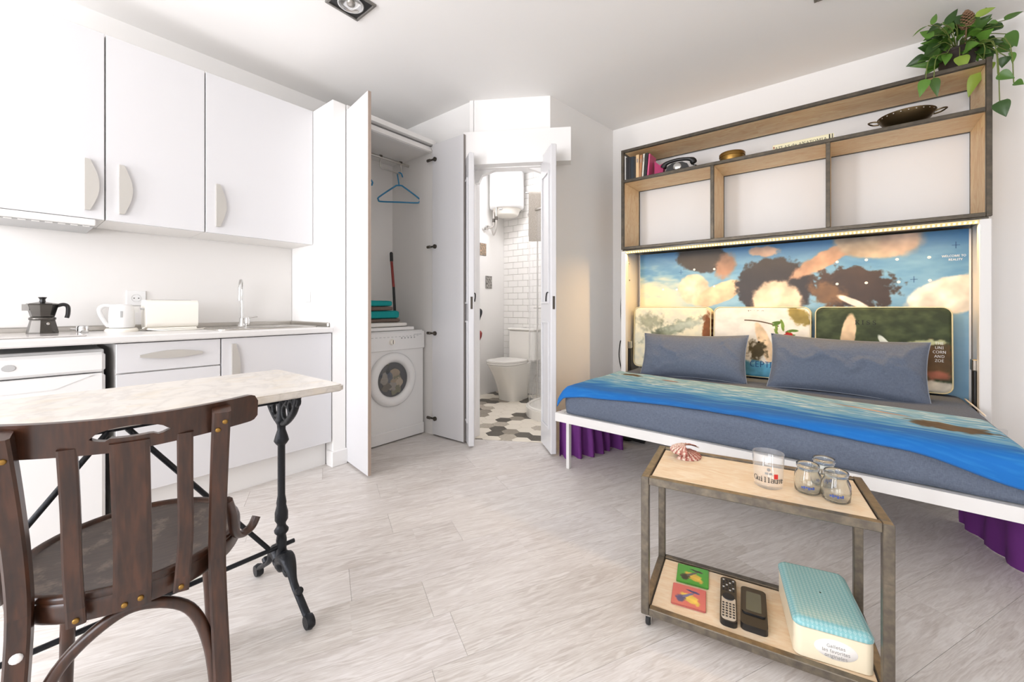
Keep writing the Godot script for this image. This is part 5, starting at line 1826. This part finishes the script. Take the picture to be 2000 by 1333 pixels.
	# pink pouch
	solo(mb().prism(PackedVector2Array([Vector2(0, 0), Vector2(0.06, 0), Vector2(0.072, 0.10), Vector2(0.04, 0.085), Vector2(0.0, 0.125)]), 0.06, Transform3D(Basis(), Vector3(0, 0, -0.03))), "pink_pouch", mat("pink", hx("b5386a"), 0.7), "small magenta pouch leaning against the books", "pouch", Vector3(x + 0.02, Y, -3.23), 0.1)
	# black telephone
	var ph := thing("telephone", "old black telephone on the shelf right of the books", "telephone", Vector3(-0.955, Y, -3.22), 0.1)
	part(mb().prism(PackedVector2Array([Vector2(-0.085, 0), Vector2(0.085, 0), Vector2(0.07, 0.045), Vector2(0.035, 0.065), Vector2(-0.035, 0.065), Vector2(-0.07, 0.045)]), 0.12, Transform3D(Basis(), Vector3(0, 0, -0.06)), false), "body", M.black_plastic, ph)
	part(mb().tube(spline([Vector3(-0.11, 0.055, 0.01), Vector3(-0.09, 0.085, 0.01), Vector3(-0.03, 0.098, 0.01), Vector3(0.03, 0.098, 0.01), Vector3(0.09, 0.085, 0.01), Vector3(0.11, 0.055, 0.01)], 5), [0.022, 0.024, 0.024, 0.022, 0.018, 0.015, 0.014, 0.013, 0.013, 0.013, 0.013, 0.013, 0.013, 0.013, 0.013, 0.013, 0.013, 0.013, 0.014, 0.015, 0.018, 0.022, 0.024, 0.024, 0.023, 0.022], 10), "handset", M.black_plastic, ph)
	part(mb().lathe([Vector2(0, 0.006), Vector2(0.026, 0.006), Vector2(0.03, 0)], 20, Transform3D(Basis(Vector3(1, 0, 0), PI / 2), Vector3(0, 0.033, 0.06))), "dial", M.chrome, ph)
	part(mb().tube(spline([Vector3(0.10, 0.045, 0.0), Vector3(0.13, 0.03, 0.01), Vector3(0.12, 0.005, 0.0), Vector3(0.07, 0.01, -0.03)], 5), 0.004, 6), "cord", M.black_plastic, ph)
	# brass tin
	var tn := thing("brass_tin", "round brass tin with lid on the shelf", "tin", Vector3(-0.592, Y, -3.222))
	part(mb().lathe([Vector2(0, 0), Vector2(0.076, 0), Vector2(0.078, 0.003), Vector2(0.078, 0.04)], 28), "box", M.brass, tn)
	part(mb().lathe([Vector2(0.078, 0.038), Vector2(0.082, 0.04), Vector2(0.082, 0.06), Vector2(0.076, 0.066), Vector2(0, 0.068)], 28), "lid", M.brass, tn)
	# atlas lying flat
	var at := thing("atlas_book", "pale yellow atlas lying flat with its spine to the front", "book", Vector3(-0.185, Y, -3.247))
	mat("pale_yellow", hx("efe6c0"), 0.6)
	part(mb().box(Vector3(0, 0.0185, 0), Vector3(0.315, 0.037, 0.2), 0.003), "cover", M.pale_yellow, at)
	part(mb().box(Vector3(0.004, 0.0185, -0.004), Vector3(0.318, 0.03, 0.196)), "pages", M.white_cloth, at)
	text("ATLAS de ANATOMIA", 0.026, M.ink_black, at, Transform3D(Basis(), Vector3(-0.01, 0.010, 0.1004)), "lettering", true)
	part(mb().box(Vector3(0.137, 0.0185, 0.1004), Vector3(0.006, 0.03, 0.001)), "spine_mark", M.ink_black, at)
	part(mb().box(Vector3(0.15, 0.0185, 0.1004), Vector3(0.004, 0.03, 0.001)), "spine_mark", M.ink_black, at)
	part(mb().box(Vector3(-0.149, 0.0185, 0.1004), Vector3(0.006, 0.014, 0.001)), "spine_mark", M.red_paint, at)
	# bronze bowl
	mat("bronze", hx("7d6a4c"), 0.35, 0.9)
	var bo := thing("bronze_bowl", "wide bronze footed bowl with two ring handles on the shelf", "bowl", Vector3(0.30, Y, -3.28))
	part(mb().lathe([Vector2(0, 0.002), Vector2(0.04, 0.0), Vector2(0.042, 0.004), Vector2(0.026, 0.02), Vector2(0.03, 0.026), Vector2(0.07, 0.036), Vector2(0.105, 0.06), Vector2(0.125, 0.09), Vector2(0.127, 0.093), Vector2(0.122, 0.092), Vector2(0.1, 0.064), Vector2(0.06, 0.042), Vector2(0, 0.036)], 36), "bowl", M.bronze, bo)
	for s in [-1.0, 1.0]:
		part(mb().tube(spline([Vector3(s * 0.115, 0.078, -0.025), Vector3(s * 0.145, 0.084, -0.028), Vector3(s * 0.165, 0.09, 0.0), Vector3(s * 0.145, 0.084, 0.028), Vector3(s * 0.115, 0.078, 0.025)], 5), 0.0042, 7), "ring_handle", M.bronze, bo)
	for k in 24:
		var a := TAU * k / 24.0
		part(mb().lathe([Vector2(0.004, 0), Vector2(0.003, 0.002), Vector2(0, 0.003)], 6, Transform3D(Basis(Vector3(0, 1, 0), -a) * Basis(Vector3(0, 0, 1), -PI / 2 + 0.5), Vector3(cos(a) * 0.1225, 0.084, sin(a) * 0.1225))), "rim_stud", M.steel, bo)
	plant()

func plant() -> void:
	var o := thing("potted_pothos", "trailing green pothos in a dark pot on top of the shelf", "plant", Vector3(0.5, 2.288, -3.27))
	mat("pot", hx("2c211b"), 0.6)
	part(mb().lathe([Vector2(0, 0), Vector2(0.055, 0), Vector2(0.06, 0.004), Vector2(0.078, 0.12), Vector2(0.082, 0.122), Vector2(0.082, 0.135), Vector2(0.074, 0.135), Vector2(0.07, 0.115), Vector2(0, 0.112)], 24), "pot", M.pot, o)
	var greens := [hx("3a5a1e"), hx("486e26"), hx("5c8632"), hx("2e4c1c"), hx("96b04a")]
	for k in 5:
		var lm := mat("leaf%d" % k, greens[k], 0.38)
		lm.backlight_enabled = true
		lm.backlight = greens[k].darkened(0.3)
	mat("stem", hx("6d7a3a"), 0.6)
	var L := [[0.668, 2.519, -3.254, 0.741, 2.565, -3.293, 0.036], [0.557, 2.59, -3.236, 0.637, 2.628, -3.269, 0.032], [0.493, 2.6, -3.273, 0.546, 2.635, -3.279, 0.06], [0.572, 2.52, -3.179, 0.495, 2.507, -3.141, 0.057], [0.599, 2.569, -3.196, 0.569, 2.566, -3.221, 0.041], [0.448, 2.597, -3.221, 0.496, 2.677, -3.241, 0.033], [0.399, 2.652, -3.261, 0.43, 2.722, -3.299, 0.025], [0.387, 2.627, -3.256, 0.321, 2.577, -3.204, 0.02], [0.429, 2.572, -3.189, 0.372, 2.527, -3.15, 0.033], [0.402, 2.52, -3.192, 0.347, 2.58, -3.221, 0.033], [0.444, 2.558, -3.246, 0.367, 2.524, -3.227, 0.05], [0.419, 2.473, -3.199, 0.359, 2.404, -3.155, 0.044], [0.397, 2.446, -3.183, 0.402, 2.387, -3.224, 0.055], [0.424, 2.363, -3.213, 0.31, 2.38, -3.189, 0.033], [0.426, 2.379, -3.224, 0.359, 2.407, -3.255, 0.027], [0.358, 2.246, -3.08, 0.334, 2.156, -3.07, 0.043], [0.388, 2.241, -3.08, 0.4, 2.138, -3.07, 0.037], [0.579, 2.277, -3.22, 0.532, 2.157, -3.237, 0.058], [0.497, 2.363, -3.18, 0.513, 2.282, -3.167, 0.079], [0.45, 2.393, -3.183, 0.44, 2.323, -3.14, 0.038], [0.645, 2.497, -3.224, 0.581, 2.475, -3.229, 0.057], [0.657, 2.472, -3.214, 0.599, 2.472, -3.217, 0.051], [0.713, 2.386, -3.262, 0.632, 2.432, -3.279, 0.077], [0.659, 2.418, -3.191, 0.711, 2.358, -3.236, 0.066], [0.689, 2.376, -3.275, 0.628, 2.37, -3.256, 0.057], [0.687, 2.344, -3.249, 0.695, 2.28, -3.24, 0.031], [0.666, 2.321, -3.228, 0.655, 2.269, -3.24, 0.041], [0.61, 2.183, -3.08, 0.662, 2.141, -3.07, 0.044], [0.661, 2.121, -3.08, 0.691, 2.102, -3.07, 0.039], [0.616, 2.048, -3.08, 0.634, 1.963, -3.07, 0.084], [0.604, 2.309, -3.241, 0.598, 2.234, -3.209, 0.063], [0.566, 2.463, -3.245, 0.609, 2.466, -3.233, 0.048], [0.479, 2.519, -3.181, 0.421, 2.537, -3.219, 0.059], [0.538, 2.478, -3.273, 0.512, 2.463, -3.298, 0.049], [0.568, 2.411, -3.196, 0.606, 2.402, -3.178, 0.047]]
	var r := RandomNumberGenerator.new()
	r.seed = 77
	var all := []
	for q in L:
		var a := Vector3(q[0], q[1], q[2])
		var b := Vector3(q[3], q[4], q[5])
		# keep the top leaves clear of the ceiling: slide the leaf towards the room
		var top := maxf(a.y, b.y)
		if top > 2.56:
			var dz := (top - 2.56) * 1.6
			a += Vector3(-dz * 0.12, -(top - 2.56), dz)
			b += Vector3(-dz * 0.12, -(top - 2.56), dz)
		all.append([a, b, float(q[6])])
	for k in 70:
		var an := r.randf() * TAU
		var el := r.randf_range(-0.5, 1.0)
		var d := Vector3(cos(an) * cos(el), sin(el), absf(sin(an)) * cos(el) * 0.9 - 0.12).normalized()
		var a := Vector3(0.5, 2.43, -3.27) + d * r.randf_range(0.03, 0.12)
		var b := a + (d + Vector3(r.randf_range(-0.5, 0.5), r.randf_range(-0.7, 0.2), r.randf_range(-0.1, 0.4))).normalized() * r.randf_range(0.06, 0.09)
		b.y = minf(b.y, 2.57)
		b.z = maxf(b.z, -3.44)
		all.append([a, b, r.randf_range(0.035, 0.06)])
	var crown := Vector3(0.5, 2.42, -3.27)
	for k in all.size():
		var a: Vector3 = all[k][0]
		var b: Vector3 = all[k][1]
		var g := 4 if k in [1, 17, 18, 30, 31] else r.randi_range(0, 3)
		var lf := leaf_mesh(a, b, minf(all[k][2] * 1.2, 0.066), r)
		pw(lf, "leaf", M["leaf%d" % g], o)
		if k < 35:
			var mid := (crown + a) * 0.5 + Vector3(0, 0.03, 0.03)
			if a.y < 2.3:
				mid = Vector3(lerpf(crown.x, a.x, 0.85), 2.36, -3.1)
			pw(mb().tube(spline([crown, mid, a], 4), 0.0022, 5), "stem", M.stem, o)
	# dry seed cone standing in the pot
	var cn := mb()
	var c := Vector3(0.52, 2.50, -3.17)
	for i in 12:
		for j in 9:
			var y := i / 11.0
			var rad := 0.028 * sin(PI * lerpf(0.18, 0.97, y))
			var an := TAU * (j + 0.5 * (i % 2)) / 9.0
			cn.box(c + Vector3(cos(an) * rad, y * 0.085, sin(an) * rad), Vector3(0.011, 0.007, 0.011), 0.002)
	cn.tube([c + Vector3(0, -0.09, -0.04), c], 0.003, 5)
	solo(cn, "dry_seed_cone", mat("cone", hx("8a6a50"), 0.8), "brown dry seed cone sticking out of the pothos", "cone")

func leaf_mesh(a: Vector3, b: Vector3, w: float, r: RandomNumberGenerator) -> MB:
	var d := b - a
	var view := Vector3(-0.1, -0.25, 0.96)
	var up := (view + Vector3(r.randf_range(-0.5, 0.5), r.randf_range(0.0, 0.9), r.randf_range(-0.3, 0.3))).normalized()
	var side := d.cross(up).normalized()
	var nr := side.cross(d).normalized()
	var rows := []
	for k in 12:
		var t := k / 11.0
		var wk := pow(sin(PI * pow(t, 0.62)), 0.8) if k < 11 else 0.0
		wk = maxf(wk * lerpf(1.05, 0.7, t), 0.03)
		var row := []
		for s in [-1.0, -0.5, 0.0, 0.5, 1.0]:
			var p: Vector3 = a + d * t + side * (s * w * 0.5 * wk) + nr * (absf(s) * w * 0.14 * wk - 0.22 * d.length() * (t - 0.3) * (t - 0.3))
			row.append(p)
		rows.append(row)
	return mb().grid(rows, null, null, false, nr)

# ------------------------------------------------------------------ trolley
func cart() -> void:
	var turn := deg_to_rad(9.2)
	var base := Vector3(-0.223, 0, -1.508)
	var xf := Transform3D(Basis(Vector3.UP, turn), base)
	var o := thing("side_trolley", "two tier trolley of raw steel tube and pale plywood on casters", "trolley", base, turn)
	var S: Material = M.raw_steel
	var hx_ := 0.309
	var hz := 0.168
	var T := 0.024
	for sx in [-1.0, 1.0]:
		for sz in [-1.0, 1.0]:
			part(mb().box(Vector3(sx * (hx_ - T * 0.5), 0.262, sz * (hz - T * 0.5)), Vector3(T, 0.444, T), 0.002), "leg", S, o)
	for y in [0.472, 0.052]:
		for sz in [-1.0, 1.0]:
			part(mb().box(Vector3(0, y, sz * (hz - T * 0.5)), Vector3(2.0 * (hx_ - T), T, T), 0.002), "rail", S, o)
		for sx in [-1.0, 1.0]:
			part(mb().box(Vector3(sx * (hx_ - T * 0.5), y, 0), Vector3(T, T, 2.0 * (hz - T)), 0.002), "rail", S, o)
		part(board(mb(), Vector3(0, y + 0.001, 0), Vector3(2.0 * (hx_ - T) - 0.006, 0.012, 2.0 * (hz - T) - 0.006)), "plywood_board", M.ply, o)
	for sx in [-1.0, 1.0]:
		for sz in [-1.0, 1.0]:
			var c := Vector3(sx * (hx_ - 0.02), 0.017, sz * (hz - 0.02))
			var cs := part(mb().box(c + Vector3(0, 0.018, 0), Vector3(0.016, 0.012, 0.02), 0.002).box(c + Vector3(0.009, 0.006, 0), Vector3(0.002, 0.026, 0.014)).box(c + Vector3(-0.009, 0.006, 0), Vector3(0.002, 0.026, 0.014)), "caster", M.steel, o)
			part(mb().lathe([Vector2(0, -0.007), Vector2(0.015, -0.007), Vector2(0.017, -0.004), Vector2(0.017, 0.004), Vector2(0.015, 0.007), Vector2(0, 0.007)], 16, Transform3D(Basis(Vector3(0, 0, 1), PI / 2), c)), "wheel", M.rubber, cs)
	var yt := 0.480
	var yb := 0.060
	# scallop shells
	mat("shell", hx("ffffff"), 0.5, 0.0, picture(192, 64, func(x, y):
		var k := clampf(0.45 + 0.45 * sin(x * TAU / 16.0) + noise.get_noise_2d(x * 9.0, y * 9.0) * 0.9, 0.0, 1.0)
		return hx("9a4f42").lerp(hx("f0ddca"), k)))
	for k in 2:
		var sh := mb()
		var rows := []
		for i in 9:
			var rr := 0.052 * i / 8.0
			var row := []
			for j in 49:
				var a := lerpf(-2.2, 2.2, j / 48.0)
				var rib := 0.5 + 0.5 * cos(j * TAU / 4.0)
				var edge := 1.0 + 0.05 * rib * (i / 8.0)
				var hgt := 0.018 * (1.0 - pow(rr / 0.052, 2.0)) + 0.0025 * rib * (i / 8.0)
				row.append(Vector3(sin(a) * rr * edge, hgt, cos(a) * rr * edge))
			rows.append(row)
		sh.grid(rows, null, null, false, Vector3.UP)
		var rows2 := []
		for q in rows:
			var rr2 := []
			for p in q:
				rr2.append(p + Vector3(0, -0.003, 0))
			rows2.append(rr2)
		sh.grid(rows2, null, null, false, Vector3.DOWN)
		var so := solo(sh, "scallop_shell", M.shell, ["lower pink scallop shell on the corner of the trolley", "upper pale scallop shell resting on another shell"][k], "shell", Vector3(-0.445, yt + 0.004 + k * 0.019, -1.582), 1.9 + k * 2.6, "shells on the trolley")
		so.rotation.z = 0.10 * (1 - 2 * k)
	# tumbler
	var gl := thing("glass_tumbler", "straight clear glass tumbler with printed logo on the trolley", "glass", Vector3(-0.172, yt, -1.478))
	part(mb().lathe([Vector2(0, 0.001), Vector2(0.036, 0.001), Vector2(0.039, 0.004), Vector2(0.0425, 0.102), Vector2(0.0415, 0.103), Vector2(0.0405, 0.102), Vector2(0.0372, 0.012), Vector2(0, 0.011)], 36), "tumbler", M.glass, gl)
	mat("print_blue", hx("3c4f8c"), 0.6)
	mat("print_red", hx("c22a24"), 0.6)
	mat("print_grey", hx("8d8a86"), 0.6)
	var fwd := Basis(Vector3.UP, 0.15)
	wrap_text(gl, "Guillaume", 0.0205, M.ink_black, 0.0412, 0.030, 0.15, true)
	part(mb().box(Vector3(0, 0, 0), Vector3(0.011, 0.014, 0.001)), "red_mark", M.print_red, gl).transform = Transform3D(Basis(Vector3.UP, 0.62), Basis(Vector3.UP, 0.62) * Vector3(0, 0.043, 0.0412))
	part(mb().lathe([Vector2(0, 0.0), Vector2(0.005, 0.0), Vector2(0.005, 0.0006), Vector2(0, 0.0006)], 10, Transform3D(fwd * Basis(Vector3(1, 0, 0), PI / 2), fwd * Vector3(0, 0.062, 0.0412))), "crest", M.print_grey, gl)
	for k in 2:
		part(mb().box(Vector3.ZERO, Vector3(0.009, 0.006, 0.0008)), "crest", M.print_grey, gl).transform = Transform3D(Basis(Vector3.UP, 0.02 + 0.26 * k), Basis(Vector3.UP, 0.02 + 0.26 * k) * Vector3(0, 0.05, 0.0412))
	# yoghurt jars
	var jp := [Vector3(-0.074, yt, -1.500), Vector3(-0.008, yt, -1.484), Vector3(-0.038, yt, -1.585)]
	var jl := ["small clear glass jar nearest the tumbler", "small clear glass jar nearest the right end of the trolley", "small clear glass jar behind the two others"]
	for k in 3:
		var j := thing("glass_jar", jl[k], "jar", jp[k], 0.0, "glass jars on the trolley")
		part(mb().lathe([Vector2(0, 0.001), Vector2(0.028, 0.001), Vector2(0.033, 0.006), Vector2(0.0345, 0.03), Vector2(0.033, 0.052), Vector2(0.027, 0.066), Vector2(0.0262, 0.072), Vector2(0.029, 0.075), Vector2(0.029, 0.083), Vector2(0.027, 0.085), Vector2(0.0255, 0.083), Vector2(0.024, 0.07), Vector2(0.0305, 0.05), Vector2(0.032, 0.03), Vector2(0.0305, 0.010), Vector2(0.026, 0.006), Vector2(0, 0.005)], 32), "jar", M.jar_glass, j)
		for q in 6:
			var an := -0.35 + q * 0.16
			part(mb().box(Vector3.ZERO, Vector3(0.0045, 0.005 + 0.003 * (q % 2), 0.0006)), "print", M.print_blue, j).transform = Transform3D(Basis(Vector3.UP, an), Basis(Vector3.UP, an) * Vector3(0, 0.022 + 0.001 * (q % 3), 0.0346))
	# coasters, remote controls
	var ct := [[Vector3(-0.413, yb, -1.557), hx("4fa63a"), hx("d8b54a"), hx("3a3a2a"), "green picture coaster on the lower tier of the trolley"], [Vector3(-0.393, yb, -1.435), hx("d9706a"), hx("e8c35a"), hx("4b4a7a"), "pink picture coaster on the lower tier of the trolley"]]
	for k in 2:
		var q: Array = ct[k]
		var c := thing("coaster", q[4], "coaster", q[0], deg_to_rad(13.0), "coasters on the trolley")
		part(mb().prism(rrect(0.104, 0.108, 0.005), 0.004, flat(), true), "plate", mat("coaster_base%d" % k, q[1].darkened(0.2), 0.4), c)
		var im := Image.create(96, 96, false, Image.FORMAT_RGB8)
		im.fill(q[1])
		blob(im, 52, 58, 34, 20, 0.5, q[2], 0.3, 0.4)
		blob(im, 24, 66, 14, 18, 0.2, q[3], 0.4, 0.5)
		blob(im, 60, 22, 22, 5, 0.2, q[3], 0.3, 0.4)
		blob(im, 44, 44, 5, 22, 0.8, q[3].lightened(0.2), 0.3, 0.4)
		var pm := mat("coaster_print%d" % k, hx("ffffff"), 0.2, 0.0, ImageTexture.create_from_image(im))
		var b := mb()
		b.quad(Vector3(-0.051, 0.0045, 0.053), Vector3(0.051, 0.0045, 0.053), Vector3(0.051, 0.0045, -0.053), Vector3(-0.051, 0.0045, -0.053), Vector3.UP)
		part(b, "print", pm, c)
	var rm := thing("remote_control", "slim black and silver remote control on the lower tier", "remote control", Vector3(-0.284, yb, -1.488), deg_to_rad(11.0))
	part(mb().prism(rrect(0.048, 0.225, 0.016), 0.018, flat(), true), "body", M.black_plastic, rm)
	part(mb().prism(rrect(0.04, 0.115, 0.012), 0.0012, flat(Vector3(0, 0.0175, 0.05)), true), "silver_plate", mat("silver", hx("c9c4bb"), 0.4, 0.3), rm)
	part(mb().lathe([Vector2(0.018, 0.018), Vector2(0.017, 0.021), Vector2(0.008, 0.0215), Vector2(0, 0.0205)], 20, Transform3D(Basis(), Vector3(0, 0, -0.005))), "ring_pad", M.rubber, rm)
	var bm := mb().box(Vector3(0, 0.0, 0), Vector3(0.006, 0.003, 0.005), 0.001).mesh()
	for i in 4:
		for j in 6:
			inst(bm, "button", M.black_plastic, rm, Transform3D(Basis(), Vector3(-0.0145 + i * 0.0097, 0.0195, 0.03 + j * 0.0125)))
		for j in 5:
			inst(bm, "button", M.grey_plastic if (i + j) % 3 == 0 else M.rubber, rm, Transform3D(Basis(), Vector3(-0.0145 + i * 0.0097, 0.019, -0.095 + j * 0.0135)))
	var hh := thing("remote_display", "black handheld device with a grey screen beside the remote", "device", Vector3(-0.213, yb, -1.492), deg_to_rad(9.0))
	part(mb().prism(rrect(0.072, 0.19, 0.014), 0.02, flat(), true), "body", M.black_plastic, hh)
	part(mb().prism(rrect(0.064, 0.13, 0.01), 0.005, flat(Vector3(0, 0.0195, -0.02)), true), "bezel", M.black_plastic, hh)
	part(mb().prism(rrect(0.042, 0.095, 0.004), 0.001, flat(Vector3(0, 0.0242, -0.015)), true), "screen", mat("screen", hx("6d6a55"), 0.15), hh)
	# biscuit tin
	var tb := thing("biscuit_tin", "cream rectangular tin with turquoise patterned lid and paper label", "tin", Vector3(-0.046, yb, -1.548), deg_to_rad(13.0))
	var tol := outline(0.178, 0.292, 0.02, 0.05)
	var idf := func(p: Vector3) -> Vector3:
		return Vector3(p.x, p.z, -p.y)
	part(rings(tol, [[0.98, 0.085], [0.01, 0.085], [0.002, 0.083], [0.0, 0.08], [0.0, 0.003], [0.002, 0.0], [0.98, 0.0]], idf, Vector3(0, 0.04, 0)), "body", mat("tin_cream", hx("e9dcc0"), 0.35), tb)
	var pat := picture(128, 128, func(x, y):
		var a := fposmod(x / 16.0, 1.0) - 0.5
		var b := fposmod(y / 16.0, 1.0) - 0.5
		var k := absf(a) + absf(b)
		var c := hx("84b9bb").lerp(hx("dfeee9"), smoothstep(0.06, 0.0, absf(k - 0.36)) + smoothstep(0.05, 0.0, absf(k - 0.12)))
		return c.lerp(hx("5f9fb0"), smoothstep(0.04, 0.0, absf(absf(a) - 0.5)) * 0.6))
	var uvl := func(xy: Vector2) -> Vector2:
		return xy * 12.0
	var lm := mat("tin_lid", hx("ffffff"), 0.24, 0.0, pat)
	part(rings(tol, [[0.98, 0.107], [0.5, 0.107], [0.018, 0.1065], [0.010, 0.104], [0.003, 0.099], [-0.002, 0.094], [-0.002, 0.086], [0.0, 0.085]], idf, Vector3(0, 0.09, 0), uvl), "lid", lm, tb)
	var lab := part(mb().lathe([Vector2(0, 0.0012), Vector2(0.047, 0.0012), Vector2(0.048, 0.0)], 30, Transform3D(Basis(Vector3(1, 0, 0), PI / 2), Vector3(0.005, 0.044, 0.146)), 1.0, 0.55), "paper_label", M.white_cloth, tb)
	var ls := ["Galletas", "las favoritas", "originales"]
	for k in 3:
		text(ls[k], 0.0115, M.print_grey, lab, Transform3D(Basis(), Vector3(0.005, 0.0525 - k * 0.013, 0.1475)))

# lettering bent around a glass, one mesh per letter
func wrap_text(parent: Node3D, s: String, size: float, m: Material, r: float, y: float, mid: float, serif: bool) -> void:
	var adv := size * 0.47 / r
	for k in s.length():
		var an := mid + (k - (s.length() - 1) * 0.5) * adv
		text(s[k], size, m, parent, Transform3D(Basis(Vector3.UP, an), Basis(Vector3.UP, an) * Vector3(0, y, r)), "letter", serif, 0.0004)

# ------------------------------------------------------------------ ceiling fittings and wall plug
func fixtures() -> void:
	var sp_ := [[Vector3(-2.006, CEIL, -1.152), "square recessed ceiling spotlight above the kitchen"], [Vector3(-0.012, CEIL, -2.57), "square recessed ceiling spotlight above the bed"]]
	for q in sp_:
		var o := thing("recessed_spotlight", q[1], "ceiling light", q[0], 0.0, "recessed ceiling spotlights")
		var f := mb()
		for s in [-1.0, 1.0]:
			f.box(Vector3(s * 0.086, -0.004, 0), Vector3(0.014, 0.012, 0.186), 0.002)
			f.box(Vector3(0, -0.004, s * 0.086), Vector3(0.158, 0.012, 0.014), 0.002)
		part(f, "frame", M.alu, o)
		part(mb().box(Vector3(0, -0.0015, 0), Vector3(0.158, 0.003, 0.158)), "recess", M.black_plastic, o)
		part(mb().lathe([Vector2(0.066, -0.003), Vector2(0.066, -0.011), Vector2(0.06, -0.013), Vector2(0.056, -0.010), Vector2(0.05, -0.005), Vector2(0.02, -0.004), Vector2(0, -0.004)], 32), "reflector", M.chrome, o)
		part(mb().lathe([Vector2(0.022, -0.004), Vector2(0.02, -0.012), Vector2(0.008, -0.016), Vector2(0, -0.0165)], 18), "lamp_cap", M.steel, o)
	var so := thing("wall_socket", "white wall socket low on the wall right of the bed", "socket", Vector3(0.684, 0.315, WZ))
	part(mb().box(Vector3(0, 0, 0.005), Vector3(0.075, 0.075, 0.01), 0.003), "plate", M.enamel, so)
	part(mb().lathe([Vector2(0.021, 0.011), Vector2(0.02, 0.004), Vector2(0, 0.004)], 18, Transform3D(Basis(Vector3(1, 0, 0), PI / 2), Vector3.ZERO)), "ring", M.grey_plastic, so)
